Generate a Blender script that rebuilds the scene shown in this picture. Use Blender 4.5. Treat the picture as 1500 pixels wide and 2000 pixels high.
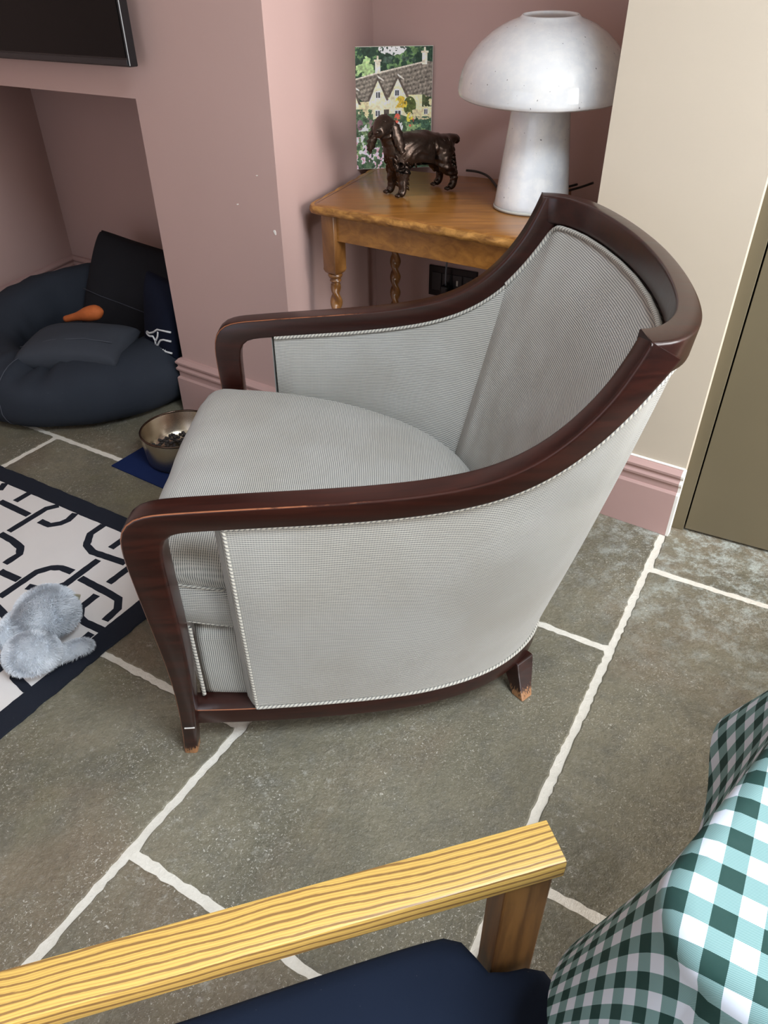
import bpy, bmesh, math, random
import numpy as np
from mathutils import Vector, Matrix, noise
for o in list(bpy.data.objects): bpy.data.objects.remove(o)
S = bpy.context.scene
COL = S.collection
PI = math.pi
R = math.radians

# ------------------------------------------------------------------ camera
cam_d = bpy.data.cameras.new('camera'); cam = bpy.data.objects.new('camera', cam_d); COL.objects.link(cam)
S.camera = cam
cam_d.sensor_fit = 'VERTICAL'; cam_d.sensor_height = 36.0
cam_d.lens = 1425.0 / 2000.0 * 36.0
cam_d.clip_start = 0.02
_rows = [(0.999962388, -0.008673143, 0.0), (-0.005100108, -0.588012419, 0.808835820), (-0.007015149, -0.808805398, -0.588034537)]
cam.matrix_world = Matrix([[r[0], -r[1], -r[2], t] for r, t in zip(_rows, (0, 0, 1.2))] + [[0, 0, 0, 1]])

# ------------------------------------------------------------------ world, exposure
S.view_settings.view_transform = 'Standard'; S.view_settings.look = 'None'
S.view_settings.gamma = 1.0; S.view_settings.use_curve_mapping = False
S.view_settings.exposure = 0.17
W = bpy.data.worlds.new('sky'); S.world = W; W.use_nodes = True
W.node_tree.nodes['Background'].inputs[0].default_value = (0.62, 0.75, 1.0, 1)
W.node_tree.nodes['Background'].inputs[1].default_value = 1.0

# room axes: U runs along the chimney wall to the right, N points into it
U = Vector((0.82413, -0.56641, 0)); N = Vector((0.56641, 0.82413, 0)); Z = Vector((0, 0, 1))
def un(u, n, z=0.0): return U * u + N * n + Z * z
K = Vector((-0.2637, 1.9848, 0))
def kn(u, n, z=0.0): return K + un(u, n, z)

def area(name, loc, target, sx, sy, power, col):
    l = bpy.data.lights.new(name, 'AREA'); l.shape = 'RECTANGLE'; l.size = sx; l.size_y = sy
    l.energy = power; l.color = col
    o = bpy.data.objects.new(name, l); COL.objects.link(o); o.location = loc
    o.rotation_euler = (Vector(target) - Vector(loc)).to_track_quat('-Z', 'Y').to_euler()
    return o
CEIL = 2.55
# daylight through the skylight and the two glazed openings
area('daylight_roof', un(1.0, 0.25, CEIL + 0.32), un(1.0, 0.25, 0), 1.3, 1.1, 138, (0.79, 0.90, 1.0))
area('daylight_side', un(2.46, 0.85, 1.25), un(0, 0.85, 1.0), 1.9, 2.1, 178, (1.0, 0.985, 0.97))
area('daylight_rear', un(-0.9, -2.45, 1.35), un(-0.9, 0, 1.0), 2.2, 2.0, 9, (1.0, 0.95, 0.9))

# ------------------------------------------------------------------ helpers
def tag(o, label=None, cat=None, group=None, kind=None):
    if label: o['label'] = label
    if cat: o['category'] = cat
    if group: o['group'] = group
    if kind: o['kind'] = kind
    return o
def thing(name, label, cat, loc=(0, 0, 0), rz=0.0, group=None):
    o = bpy.data.objects.new(name, None); COL.objects.link(o); o.location = loc; o.rotation_euler = (0, 0, rz)
    o.empty_display_size = 0.05
    return tag(o, label, cat, group)
def mesh(name, V, F, mat, parent=None, smooth=True, uv=None, mats=None, midx=None, fix=True):
    me = bpy.data.meshes.new(name); me.from_pydata([tuple(v) for v in V], [], [tuple(f) for f in F])
    me.materials.append(mat)
    for m in mats or []: me.materials.append(m)
    if midx is not None: me.polygons.foreach_set('material_index', midx)
    if uv is not None:
        lay = me.uv_layers.new(name='UVMap')
        k = 0
        for f, fu in zip(F, uv):
            for q in fu: lay.data[k].uv = q; k += 1
    if fix:
        bm = bmesh.new(); bm.from_mesh(me); bmesh.ops.recalc_face_normals(bm, faces=bm.faces); bm.to_mesh(me); bm.free()
    if smooth: me.polygons.foreach_set('use_smooth', [True] * len(me.polygons))
    o = bpy.data.objects.new(name, me); COL.objects.link(o)
    if parent: o.parent = parent
    return o
class MB:
    def __init__(s): s.V = []; s.F = []; s.M = []
    def add(s, V, F, m=0):
        b = len(s.V); s.V += [tuple(v) for v in V]; s.F += [tuple(b + i for i in f) for f in F]; s.M += [m] * len(F)
    def box(s, c, size, rot=None, bev=0.0, m=0):
        bm = bmesh.new(); bmesh.ops.create_cube(bm, size=1.0)
        bmesh.ops.scale(bm, vec=size, verts=bm.verts)
        if bev: bmesh.ops.bevel(bm, geom=list(bm.edges), offset=bev, segments=2, affect='EDGES', profile=0.5)
        if rot is not None: bmesh.ops.rotate(bm, matrix=rot, cent=(0, 0, 0), verts=bm.verts)
        bmesh.ops.translate(bm, vec=c, verts=bm.verts)
        bm.verts.index_update(); s.add([v.co[:] for v in bm.verts], [[v.index for v in f.verts] for f in bm.faces], m); bm.free()
    def tube(s, pts, r, n=8, cap=True, m=0):
        pts = [Vector(p) for p in pts]; rr = r if isinstance(r, (list, tuple)) else [r] * len(pts)
        V = []; prev = None
        for i, p in enumerate(pts):
            t = (pts[min(i + 1, len(pts) - 1)] - pts[max(i - 1, 0)])
            if t.length < 1e-9: t = Vector((0, 0, 1))
            t.normalize()
            if prev is None:
                a = Vector((0, 0, 1)) if abs(t.z) < .9 else Vector((1, 0, 0)); x = t.cross(a).normalized()
            else: x = (prev - t * prev.dot(t)).normalized()
            prev = x; y = t.cross(x)
            V += [p + (x * math.cos(2 * PI * k / n) + y * math.sin(2 * PI * k / n)) * rr[i] for k in range(n)]
        F = [(i * n + k, i * n + (k + 1) % n, (i + 1) * n + (k + 1) % n, (i + 1) * n + k) for i in range(len(pts) - 1) for k in range(n)]
        if cap: F += [tuple(range(n))[::-1], tuple((len(pts) - 1) * n + k for k in range(n))]
        s.add(V, F, m)
    def lathe(s, prof, n=40, c=(0, 0, 0), m=0, close=False):
        V = [(c[0] + r * math.cos(2 * PI * k / n), c[1] + r * math.sin(2 * PI * k / n), c[2] + z) for r, z in prof for k in range(n)]
        rows = len(prof)
        F = [(i * n + k, i * n + (k + 1) % n, (i + 1) % rows * n + (k + 1) % n, (i + 1) % rows * n + k) for i in range(rows if close else rows - 1) for k in range(n)]
        if not close:
            if prof[0][0] > 1e-5: F.append(tuple(range(n))[::-1])
            if prof[-1][0] > 1e-5: F.append(tuple((rows - 1) * n + k for k in range(n)))
        s.add(V, F, m)
    def prism(s, poly, z0, z1, m=0):
        n = len(poly); V = [(p[0], p[1], z0) for p in poly] + [(p[0], p[1], z1) for p in poly]
        s.add(V, [tuple(range(n))[::-1], tuple(range(n, 2 * n))] + [(i, (i + 1) % n, n + (i + 1) % n, n + i) for i in range(n)], m)
    def build(s, name, mat, parent=None, smooth=False, mats=None):
        o = mesh(name, s.V, s.F, mat, parent, smooth, mats=mats, midx=s.M)
        return o
def autosmooth(o, ang=35):
    me = o.data; bm = bmesh.new(); bm.from_mesh(me)
    for e in bm.edges:
        if len(e.link_faces) == 2 and e.calc_face_angle(0) > R(ang): e.smooth = False
    bm.to_mesh(me); bm.free(); me.polygons.foreach_set('use_smooth', [True] * len(me.polygons)); return o
def resample(P, n):
    P = np.array([tuple(p) for p in P], float); d = np.r_[0, np.cumsum(np.linalg.norm(np.diff(P, axis=0), axis=1))]
    t = np.linspace(0, d[-1], n); return np.stack([np.interp(t, d, P[:, k]) for k in range(P.shape[1])], 1)
def smooth_poly(P, n, it=3):
    P = [np.array(p, float) for p in P]
    for _ in range(it):
        Q = [P[0]]
        for a, b in zip(P[:-1], P[1:]): Q += [a * .75 + b * .25, a * .25 + b * .75]
        Q.append(P[-1]); P = Q
    return resample(P, n)
def grid_faces(nr, nc, cr=False, cc=False):
    return [(i * nc + j, i * nc + (j + 1) % nc, (i + 1) % nr * nc + (j + 1) % nc, (i + 1) % nr * nc + j)
            for i in range(nr if cr else nr - 1) for j in range(nc if cc else nc - 1)]
def nz(p, s): return noise.noise(Vector(p) * s)

# ------------------------------------------------------------------ materials
class NT:
    def __init__(s, name):
        s.m = bpy.data.materials.new(name); s.m.use_nodes = True; s.t = s.m.node_tree; s.b = s.t.nodes['Principled BSDF']
    def n(s, typ, **kw):
        x = s.t.nodes.new(typ)
        for k, v in kw.items():
            if k.startswith('_'): setattr(x, k[1:], v)
            else: x.inputs[k.replace('__', ' ')].default_value = v
        return x
    def l(s, a, b): s.t.links.new(a, b)
    def math(s, op, a, b=None, c=None, clamp=False):
        x = s.t.nodes.new('ShaderNodeMath'); x.operation = op; x.use_clamp = clamp
        for i, v in enumerate((a, b, c)):
            if v is None: continue
            if isinstance(v, (int, float)): x.inputs[i].default_value = v
            else: s.l(v, x.inputs[i])
        return x.outputs[0]
    def mix(s, f, a, b):
        x = s.t.nodes.new('ShaderNodeMix'); x.data_type = 'RGBA'
        for i, v in ((0, f), (6, a), (7, b)):
            if isinstance(v, (int, float)): x.inputs[i].default_value = v
            elif isinstance(v, tuple): x.inputs[i].default_value = (*v[:3], 1)
            else: s.l(v, x.inputs[i])
        return x.outputs[2]
    def noise(s, scale, detail=4, vec=None, rough=.55, dist=0.0):
        x = s.n('ShaderNodeTexNoise', Scale=scale, Detail=detail, Roughness=rough, Distortion=dist)
        if vec is not None: s.l(vec, x.inputs['Vector'])
        return x.outputs['Fac']
    def ramp(s, f, a, b, t=None):
        x = s.t.nodes.new('ShaderNodeMapRange'); x.inputs[1].default_value = a; x.inputs[2].default_value = b; x.clamp = True
        x.interpolation_type = 'SMOOTHSTEP'; s.l(f, x.inputs[0]); return x.outputs[0]
    def co(s, kind='Object'): return s.t.nodes.new('ShaderNodeTexCoord').outputs[kind]
    def scaled(s, vec, sc, rot=(0, 0, 0)):
        x = s.t.nodes.new('ShaderNodeMapping'); x.inputs['Scale'].default_value = sc; x.inputs['Rotation'].default_value = rot; s.l(vec, x.inputs[0]); return x.outputs[0]
    def color(s, c):
        if isinstance(c, tuple): s.b.inputs['Base Color'].default_value = (*c[:3], 1)
        else: s.l(c, s.b.inputs['Base Color'])
    def rough(s, r):
        if isinstance(r, (int, float)): s.b.inputs['Roughness'].default_value = r
        else: s.l(r, s.b.inputs['Roughness'])
    def bump(s, h, strength=.3, dist=.002):
        x = s.n('ShaderNodeBump', Strength=strength, Distance=dist); s.l(h, x.inputs['Height']); s.l(x.outputs[0], s.b.inputs['Normal'])
    def set(s, **kw):
        for k, v in kw.items(): s.b.inputs[k.replace('__', ' ')].default_value = v
        return s
def lin(r, g, b): return tuple(((c / 255 + .055) / 1.055) ** 2.4 if c > 10 else c / 255 / 12.92 for c in (r, g, b))
def plain(name, c, rough=.6, metal=0.0, bump=0.0, bscale=300, var=0.0, vscale=6, spec=.5):
    m = NT(name); m.rough(rough); m.set(Metallic=metal); m.b.inputs['Specular IOR Level'].default_value = spec
    co = m.co()
    if var:
        f = m.noise(vscale, 4, co); m.color(m.mix(f, tuple(x * (1 - var) for x in c), tuple(min(1, x * (1 + var)) for x in c)))
    else: m.color(c)
    if bump: m.bump(m.noise(bscale, 3, co), bump, .001)
    return m.m
def paint(name, c): 
    m = NT(name); co = m.co(); f = m.noise(3.0, 3, co)
    m.color(m.mix(f, tuple(x * .95 for x in c), tuple(x * 1.05 for x in c))); m.rough(.62)
    m.b.inputs['Specular IOR Level'].default_value = .35
    m.bump(m.noise(180, 3, co), .06, .001); return m.m
M = {}
PINK = lin(187, 157, 150)
M['pink'] = paint('pink_wall_paint', PINK)
M['pink_gloss'] = paint('pink_trim_paint', lin(176, 144, 138))
M['beige'] = paint('beige_wall_paint', lin(190, 177, 160))
M['white'] = paint('white_ceiling_paint', lin(188, 184, 176))
M['olive'] = plain('olive_door_paint', lin(98, 88, 68), .42, var=.06, vscale=4)
M['black'] = plain('black_gap', (.004, .004, .004), .8)
M['chip'] = plain('bare_plaster', lin(230, 225, 218), .8)

def stone_mat():
    m = NT('limestone_slab'); co = m.co('Object')
    oi = m.t.nodes.new('ShaderNodeObjectInfo')
    off = m.n('ShaderNodeVectorMath', _operation='ADD'); m.l(co, off.inputs[0]); m.l(oi.outputs['Random'], off.inputs[1]); v = off.outputs[0]
    big = m.noise(2.6, 6, v, .62, .6); mid = m.noise(17, 6, v, .68); fine = m.noise(110, 5, v, .72); grit = m.noise(420, 3, v, .7)
    c = m.mix(m.ramp(big, .30, .70), lin(98, 93, 77), lin(127, 120, 101))
    c = m.mix(m.math('MULTIPLY', m.ramp(mid, .42, .74), .5), c, lin(92, 90, 84))
    c = m.mix(m.math('MULTIPLY', m.ramp(m.noise(1.7, 4, v, .6, .8), .50, .72), .55), c, lin(126, 108, 88))
    c = m.mix(m.math('MULTIPLY', m.ramp(m.noise(2.3, 4, m.scaled(v, (1, 1, 1), (0, 0, 1)), .6), .55, .75), .4), c, lin(118, 114, 84))
    c = m.mix(m.math('MULTIPLY', m.ramp(fine, .50, .72), .28), c, lin(164, 158, 142))
    c = m.mix(m.math('MULTIPLY', m.ramp(fine, .48, .30), .35), c, lin(78, 74, 64))
    # pale grit and mortar haze in the pits
    sp = m.math('MULTIPLY', m.ramp(m.noise(250, 3, v, .7, .8), .585, .66), m.math('MULTIPLY_ADD', m.ramp(m.noise(6, 5, v, .65), .36, .66), .88, .12))
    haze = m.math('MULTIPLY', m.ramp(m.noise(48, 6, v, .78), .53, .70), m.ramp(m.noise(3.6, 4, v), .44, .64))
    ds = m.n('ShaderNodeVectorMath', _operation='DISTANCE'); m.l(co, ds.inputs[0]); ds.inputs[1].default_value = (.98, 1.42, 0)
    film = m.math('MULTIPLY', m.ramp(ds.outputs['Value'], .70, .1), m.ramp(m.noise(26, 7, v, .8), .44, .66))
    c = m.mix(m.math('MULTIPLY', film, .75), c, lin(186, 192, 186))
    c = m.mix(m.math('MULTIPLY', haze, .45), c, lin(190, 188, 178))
    c = m.mix(m.math('MULTIPLY', sp, .75), c, lin(214, 208, 196))
    m.color(c)
    m.rough(m.math('MULTIPLY_ADD', fine, .30, .36))
    h = m.math('ADD', m.math('MULTIPLY', mid, 1.0), m.math('MULTIPLY', fine, .8))
    m.bump(h, .75, .005); m.b.inputs['Specular IOR Level'].default_value = .45
    return m.m
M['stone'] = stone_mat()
def grout_mat():
    m = NT('lime_mortar'); co = m.co(); f = m.noise(40, 5, co, .7)
    m.color(m.mix(f, lin(200, 192, 178), lin(238, 232, 221))); m.rough(.9); m.bump(m.noise(160, 5, co, .7), .6, .003); return m.m
M['grout'] = grout_mat()

def fabric_mat():
    m = NT('ribbed_upholstery'); uv = m.t.nodes.new('ShaderNodeUVMap').outputs[0]
    sx = m.t.nodes.new('ShaderNodeSeparateXYZ'); m.l(uv, sx.inputs[0]); u, v = sx.outputs[0], sx.outputs[1]
    wob = m.math('MULTIPLY', m.math('SUBTRACT', m.noise(14, 2, m.co()), .5), .004)
    vv = m.math('ADD', v, wob)
    s = m.math('SINE', m.math('MULTIPLY', vv, 2 * PI / .0036))
    k = m.math('SINE', m.math('MULTIPLY', u, 2 * PI / .0036))
    big = m.noise(5, 4, m.co())
    line = m.ramp(m.math('ADD', s, m.math('MULTIPLY', k, .34)), -.15, .95)
    light = m.mix(m.ramp(big, .3, .7), lin(176, 171, 161), lin(188, 185, 178))
    m.color(m.mix(line, light, lin(108, 108, 108)))
    m.rough(.85); m.set(Sheen__Weight=.15) if 'Sheen Weight' in m.b.inputs else None
    h = m.math('SUBTRACT', m.math('MULTIPLY', k, .15), m.math('MULTIPLY', s, .6))
    m.bump(h, .35, .0008); m.b.inputs['Specular IOR Level'].default_value = .15
    return m.m
M['fabric'] = fabric_mat()
def cord_mat():
    m = NT('twisted_piping'); uv = m.t.nodes.new('ShaderNodeUVMap').outputs[0]
    sx = m.t.nodes.new('ShaderNodeSeparateXYZ'); m.l(uv, sx.inputs[0])
    s = m.math('SINE', m.math('MULTIPLY', m.math('ADD', sx.outputs[0], m.math('MULTIPLY', sx.outputs[1], .016)), 2 * PI / .008))
    m.color(m.mix(m.ramp(s, -.2, .8), lin(186, 181, 170), lin(126, 123, 119))); m.rough(.9); m.bump(s, .3, -.0007); return m.m
M['cord'] = cord_mat()
def wood_mat(name, dark, light, gscale=(3, 60, 60), rough=.3, coat=0.0, wear=None, spec=.5, lo=.3, hi=.72):
    m = NT(name); co = m.co(); v = m.scaled(co, gscale)
    f = m.noise(1.0, 6, v, .6, .6); g = m.noise(2.2, 3, co)
    c = m.mix(m.ramp(f, lo, hi), dark, light); c = m.mix(m.math('MULTIPLY', m.ramp(g, .4, .7), .3), c, tuple(x * .8 for x in dark))
    m.color(c); m.rough(m.math('MULTIPLY_ADD', f, .12, rough)); m.set(Coat__Weight=coat, Coat__Roughness=.18)
    m.b.inputs['Specular IOR Level'].default_value = spec
    m.bump(f, .06, .001)
    if wear:   # chipped finish: bare wood shows towards the foot, where shoes knock it
        zc = m.t.nodes.new('ShaderNodeSeparateXYZ'); m.l(co, zc.inputs[0])
        w = m.math('ADD', m.ramp(zc.outputs[2], wear, 0.0), m.math('MULTIPLY', m.math('SUBTRACT', m.noise(1, 4, m.scaled(co, (330, 330, 40)), .75), .5), 2.6))
        m.color(m.mix(m.ramp(w, .62, .72), c, lin(150, 106, 70)))
    return m.m
MAH = (lin(30, 9, 6), lin(50, 18, 11))
M['mahogany'] = wood_mat('dark_mahogany', *MAH, rough=.24, spec=.4, coat=.25, wear=.04)
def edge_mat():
    m = NT('rubbed_mahogany_highlight'); co = m.co()  # rubbed edge plus a copper highlight painted into its colour, stronger at the front
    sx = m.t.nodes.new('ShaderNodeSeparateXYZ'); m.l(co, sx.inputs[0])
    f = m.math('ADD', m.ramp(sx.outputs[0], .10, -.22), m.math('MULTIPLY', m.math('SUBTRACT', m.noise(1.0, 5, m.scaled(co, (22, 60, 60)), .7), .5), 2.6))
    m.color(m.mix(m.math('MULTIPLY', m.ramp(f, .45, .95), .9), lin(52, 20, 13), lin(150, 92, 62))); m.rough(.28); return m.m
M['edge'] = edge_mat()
M['oak'] = wood_mat('golden_oak_table', lin(128, 82, 33), lin(164, 110, 48), (4, 50, 50), .26, .3)
M['oak_dark'] = wood_mat('turned_oak', lin(98, 60, 26), lin(150, 102, 52), (20, 20, 8), .26, .35)
M['oak_edge'] = wood_mat('rough_oak_edge', lin(120, 76, 30), lin(196, 142, 72), (30, 30, 60), .4)
def yellow_oak():
    m = NT('striped_oak_arm'); co = m.co(); v = m.scaled(co, (1.2, 60, 26))
    wob = m.noise(1.0, 3, m.scaled(co, (4.5, 9, 9)))
    sx = m.t.nodes.new('ShaderNodeSeparateXYZ'); m.l(co, sx.inputs[0])
    y = m.math('ADD', sx.outputs[1], m.math('MULTIPLY', sx.outputs[2], .7)); y = m.math('ADD', y, m.math('MULTIPLY', wob, .02)); y = m.math('ADD', y, m.math('MULTIPLY', sx.outputs[0], .018))
    s = m.math('SINE', m.math('MULTIPLY', y, 2 * PI / .0058))
    fine = m.noise(1.0, 5, m.scaled(co, (40, 700, 700)), .7)
    line = m.math('MULTIPLY', m.ramp(m.math('ADD', s, m.math('MULTIPLY', m.noise(1.0, 6, m.scaled(co, (30, 500, 500)), .8), 1.9)), 1.35, 1.75), .9)
    c = m.mix(line, m.mix(fine, lin(192, 150, 74), lin(212, 176, 98)), lin(122, 88, 52))
    y2 = m.math('SINE', m.math('MULTIPLY', m.math('ADD', y, m.math('MULTIPLY', m.noise(1.0, 2, m.scaled(co, (9, 20, 20))), .006)), 2 * PI / .0021))
    c = m.mix(m.math('MULTIPLY', m.ramp(m.math('ADD', y2, m.math('MULTIPLY', fine, 1.5)), 1.0, 1.6), .38), c, lin(150, 108, 56))
    m.color(c); m.rough(.38); m.bump(line, .15, -.001); return m.m
M['yoak'] = yellow_oak()
M['brown_oak'] = wood_mat('brown_oak_post', lin(84, 54, 26), lin(132, 92, 46), (60, 60, 4), .4)
def cloth_mat(name, c, var=.12, scale=900):
    m = NT(name); co = m.co(); f = m.noise(7, 5, co, .6); g = m.noise(scale, 2, co)
    cc = m.mix(f, tuple(x * (1 - var) for x in c), tuple(x * (1 + var) for x in c))
    lint = m.ramp(m.noise(210, 2, co), .74, .80)
    m.color(m.mix(m.math('MULTIPLY', lint, .25), cc, lin(150, 150, 150))); m.rough(.92); m.bump(g, .25, .0006)
    m.b.inputs['Specular IOR Level'].default_value = .15; return m.m
M['charcoal'] = cloth_mat('charcoal_canvas', lin(44, 48, 56))
M['charcoal2'] = cloth_mat('slate_canvas', lin(56, 59, 66))
M['black_cloth'] = cloth_mat('black_canvas', lin(36, 36, 40))
M['navy'] = cloth_mat('navy_cloth', lin(17, 21, 36))
M['navy_seat'] = cloth_mat('navy_seat_cloth', lin(24, 32, 48), .1)
M['mat'] = cloth_mat('navy_felt_mat', lin(22, 36, 76))
M['rug_black'] = cloth_mat('black_rug_wool', lin(34, 37, 46), .15, 500)
M['rug_white'] = cloth_mat('cream_rug_wool', lin(222, 216, 212), .05, 500)
M['thread'] = plain('white_thread', lin(205, 205, 205), .8)
M['seam'] = plain('grey_stitching', lin(66, 69, 78), .9)
M['orange'] = plain('orange_rope_toy', lin(180, 92, 40), .8, bump=.5, bscale=260, var=.2, vscale=60)
M['hide'] = plain('beige_rawhide', lin(140, 130, 108), .7)
M['steel'] = plain('brushed_steel', lin(196, 184, 166), .27, 1.0, bump=.05, bscale=900)
M['rubber'] = plain('dark_rubber', (.02, .016, .014), .4)
M['kibble'] = plain('dark_kibble', lin(52, 46, 44), .7, bump=.4, bscale=500)
M['screen'] = plain('glossy_black_screen', (.002, .002, .002), .06, spec=.16)
M['bezel'] = plain('black_bezel', (.006, .006, .007), .25)
M['bronze'] = None
def bronze_mat():
    m = NT('patinated_bronze'); co = m.co()
    f = m.noise(1, 4, m.scaled(co, (60, 90, 40)), .6, 1.5); g = m.noise(30, 4, co)
    m.color(m.mix(g, lin(52, 42, 37), lin(88, 73, 63))); m.rough(.27); m.set(Metallic=.8)
    m.bump(f, .35, .003); return m.m
M['bronze'] = bronze_mat()
def glass_mat():
    m = NT('mottled_opal_glass'); co = m.co(); f = m.noise(22, 6, co, .65); v = m.noise(5, 3, co)
    c = m.mix(m.ramp(f, .38, .66), lin(226, 228, 231), lin(240, 240, 239))
    sp = m.ramp(m.noise(120, 1, co), .75, .79)
    m.color(m.mix(sp, c, lin(130, 130, 134))); m.rough(.1); m.set(Coat__Weight=.3, Coat__Roughness=.03)
    m.set(Subsurface__Weight=.7, Subsurface__Radius=(.06, .06, .06), Subsurface__Scale=1.0); return m.m
M['opal'] = glass_mat()
M['cable'] = plain('black_cable', (.015, .013, .012), .5)
M['cable_grey'] = plain('grey_cable', lin(120, 124, 130), .45)
M['socket'] = plain('black_nickel_plate', lin(34, 30, 30), .3, .6)
M['socket_in'] = plain('black_plastic', (.006, .006, .008), .35)
M['usb'] = plain('white_usb_port', lin(200, 196, 186), .5)
def plush_mat(): 
    m = NT('grey_plush_fur'); co = m.co(); f = m.noise(60, 4, co)
    m.color(m.mix(f, lin(220, 225, 232), lin(244, 246, 250))); m.rough(.95); m.b.inputs['Specular IOR Level'].default_value = .1; return m.m
M['plush'] = plush_mat()
M['label_beige'] = plain('beige_cloth_label', lin(158, 150, 126), .8)
def gingham():
    m = NT('green_gingham'); uv = m.t.nodes.new('ShaderNodeUVMap').outputs[0]
    sx = m.t.nodes.new('ShaderNodeSeparateXYZ'); m.l(uv, sx.inputs[0])
    P = .0145
    a = m.math('GREATER_THAN', m.math('FRACT', m.math('DIVIDE', sx.outputs[0], 2 * P)), .5)
    b = m.math('GREATER_THAN', m.math('FRACT', m.math('DIVIDE', sx.outputs[1], 2 * P)), .5)
    tw = m.ramp(m.math('SINE', m.math('MULTIPLY', m.math('ADD', sx.outputs[0], sx.outputs[1]), 2 * PI / .0011)), -.6, .6)
    g = lin(22, 54, 48); w = lin(206, 211, 222)
    half = m.mix(m.math('MULTIPLY_ADD', tw, .5, .22), lin(146, 172, 172), lin(58, 104, 100))
    both = m.math('MULTIPLY', a, b); one = m.math('MAXIMUM', a, b)
    c = m.mix(both, m.mix(one, w, half), g); f = m.noise(30, 4, m.co())
    m.color(m.mix(m.math('MULTIPLY', f, .12), c, lin(120, 140, 140))); m.rough(.85); m.b.inputs['Specular IOR Level'].default_value = .2
    m.bump(tw, .1, .0003); return m.m
M['gingham'] = gingham()
M['glazing'] = None
mm = NT('window_glass'); mm.color((1, 1, 1)); mm.rough(0.0); mm.set(Transmission__Weight=1.0, IOR=1.0); M['glazing'] = mm.m

# ------------------------------------------------------------------ setting: floor
sv = Vector((math.cos(R(59.3)), math.sin(R(59.3)), 0)); ss = Vector((-sv.y, sv.x, 0))
def st(s, t): return ss * s + sv * t
floor = mesh('floor', [tuple(un(a, b, z)) for z in (-.0018, -.12) for a, b in ((-3.6, -2.7), (2.7, -2.7), (2.7, 3.0), (-3.6, 3.0))],
             [(0, 1, 2, 3), (7, 6, 5, 4), (0, 1, 5, 4), (1, 2, 6, 5), (2, 3, 7, 6), (3, 0, 4, 7)], M['grout'], smooth=False)
tag(floor, kind='structure')
def slab(s0, s1, t0, t1, seed, g=.0075, cut=None):
    rnd = random.Random(seed); per = []
    c = [(s0 + g, t0 + g), (s1 - g, t0 + g), (s1 - g, t1 - g), (s0 + g, t1 - g)]
    for i in range(4):
        a, b = c[i], c[(i + 1) % 4]; L = math.dist(a, b); k = max(2, int(L / .012))
        for j in range(k):
            f = j / k; ed = min(f, 1 - f) * L; e = rnd.uniform(-.0019, .0019) + .0024 * nz((seed + i * 7 + f * L * 9, seed * .37, i), 1.0) + (.004 if ed < .012 else 0)
            nx, ny = ((0, 1), (-1, 0), (0, -1), (1, 0))[i]
            per.append((a[0] + (b[0] - a[0]) * f + nx * e, a[1] + (b[1] - a[1]) * f + ny * e))
    n = len(per); cen = ((s0 + s1) / 2, (t0 + t1) / 2); V = []
    dz = rnd.uniform(-.0006, .0004)
    for k, (ins, z) in enumerate(((0, -.02), (0, -.0022), (.004, dz))):
        for p in per:
            d = Vector((cen[0] - p[0], cen[1] - p[1])); d.normalize()
            q = st(p[0] + d.x * ins, p[1] + d.y * ins); V.append((q.x, q.y, z))
    F = [(k * n + i, k * n + (i + 1) % n, (k + 1) * n + (i + 1) % n, (k + 1) * n + i) for k in range(2) for i in range(n)] + [tuple(range(2 * n, 3 * n))]
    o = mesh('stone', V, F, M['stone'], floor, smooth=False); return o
slabs = [ # column right of the long joint
 (-.5, .145, -.25, .645), (-.5, .145, .645, 1.543), (-.5, .145, 1.543, 2.3), (-.5, .145, -1.2, -.25), (-1.15, -.5, .1, 1.0), (-1.15, -.5, 1.0, 1.9), (-1.15, -.5, -.8, .1),
 (.145, .72, -.45, .352), (.145, .72, .352, 1.221), (.145, .72, 1.221, 2.2), (.145, .72, -1.3, -.45), (.145, .72, 2.2, 3.2),
 (.72, 1.34, -.35, .65), (.72, 1.2, .65, 1.56), (.72, 1.2, 1.56, 2.6), (.72, 1.34, -1.2, -.35), (1.2, 1.985, .65, 1.25), (1.2, 2.65, 1.25, 1.9), (1.2, 1.985, 1.9, 2.7),
 (1.34, 1.985, -.3, .65), (1.985, 2.65, .4, 1.25), (1.985, 2.65, 1.9, 2.5), (1.985, 2.65, 2.5, 3.1), (1.985, 2.65, -.5, .4), (2.65, 3.3, .7, 1.7), (2.65, 3.3, 1.7, 2.7), (1.2, 1.985, 2.7, 3.4), (.72, 1.2, 2.6, 3.4),(-.5,.145,2.3,3.0)]
for i, a in enumerate(slabs): slab(*a, seed=i + 1)

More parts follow.
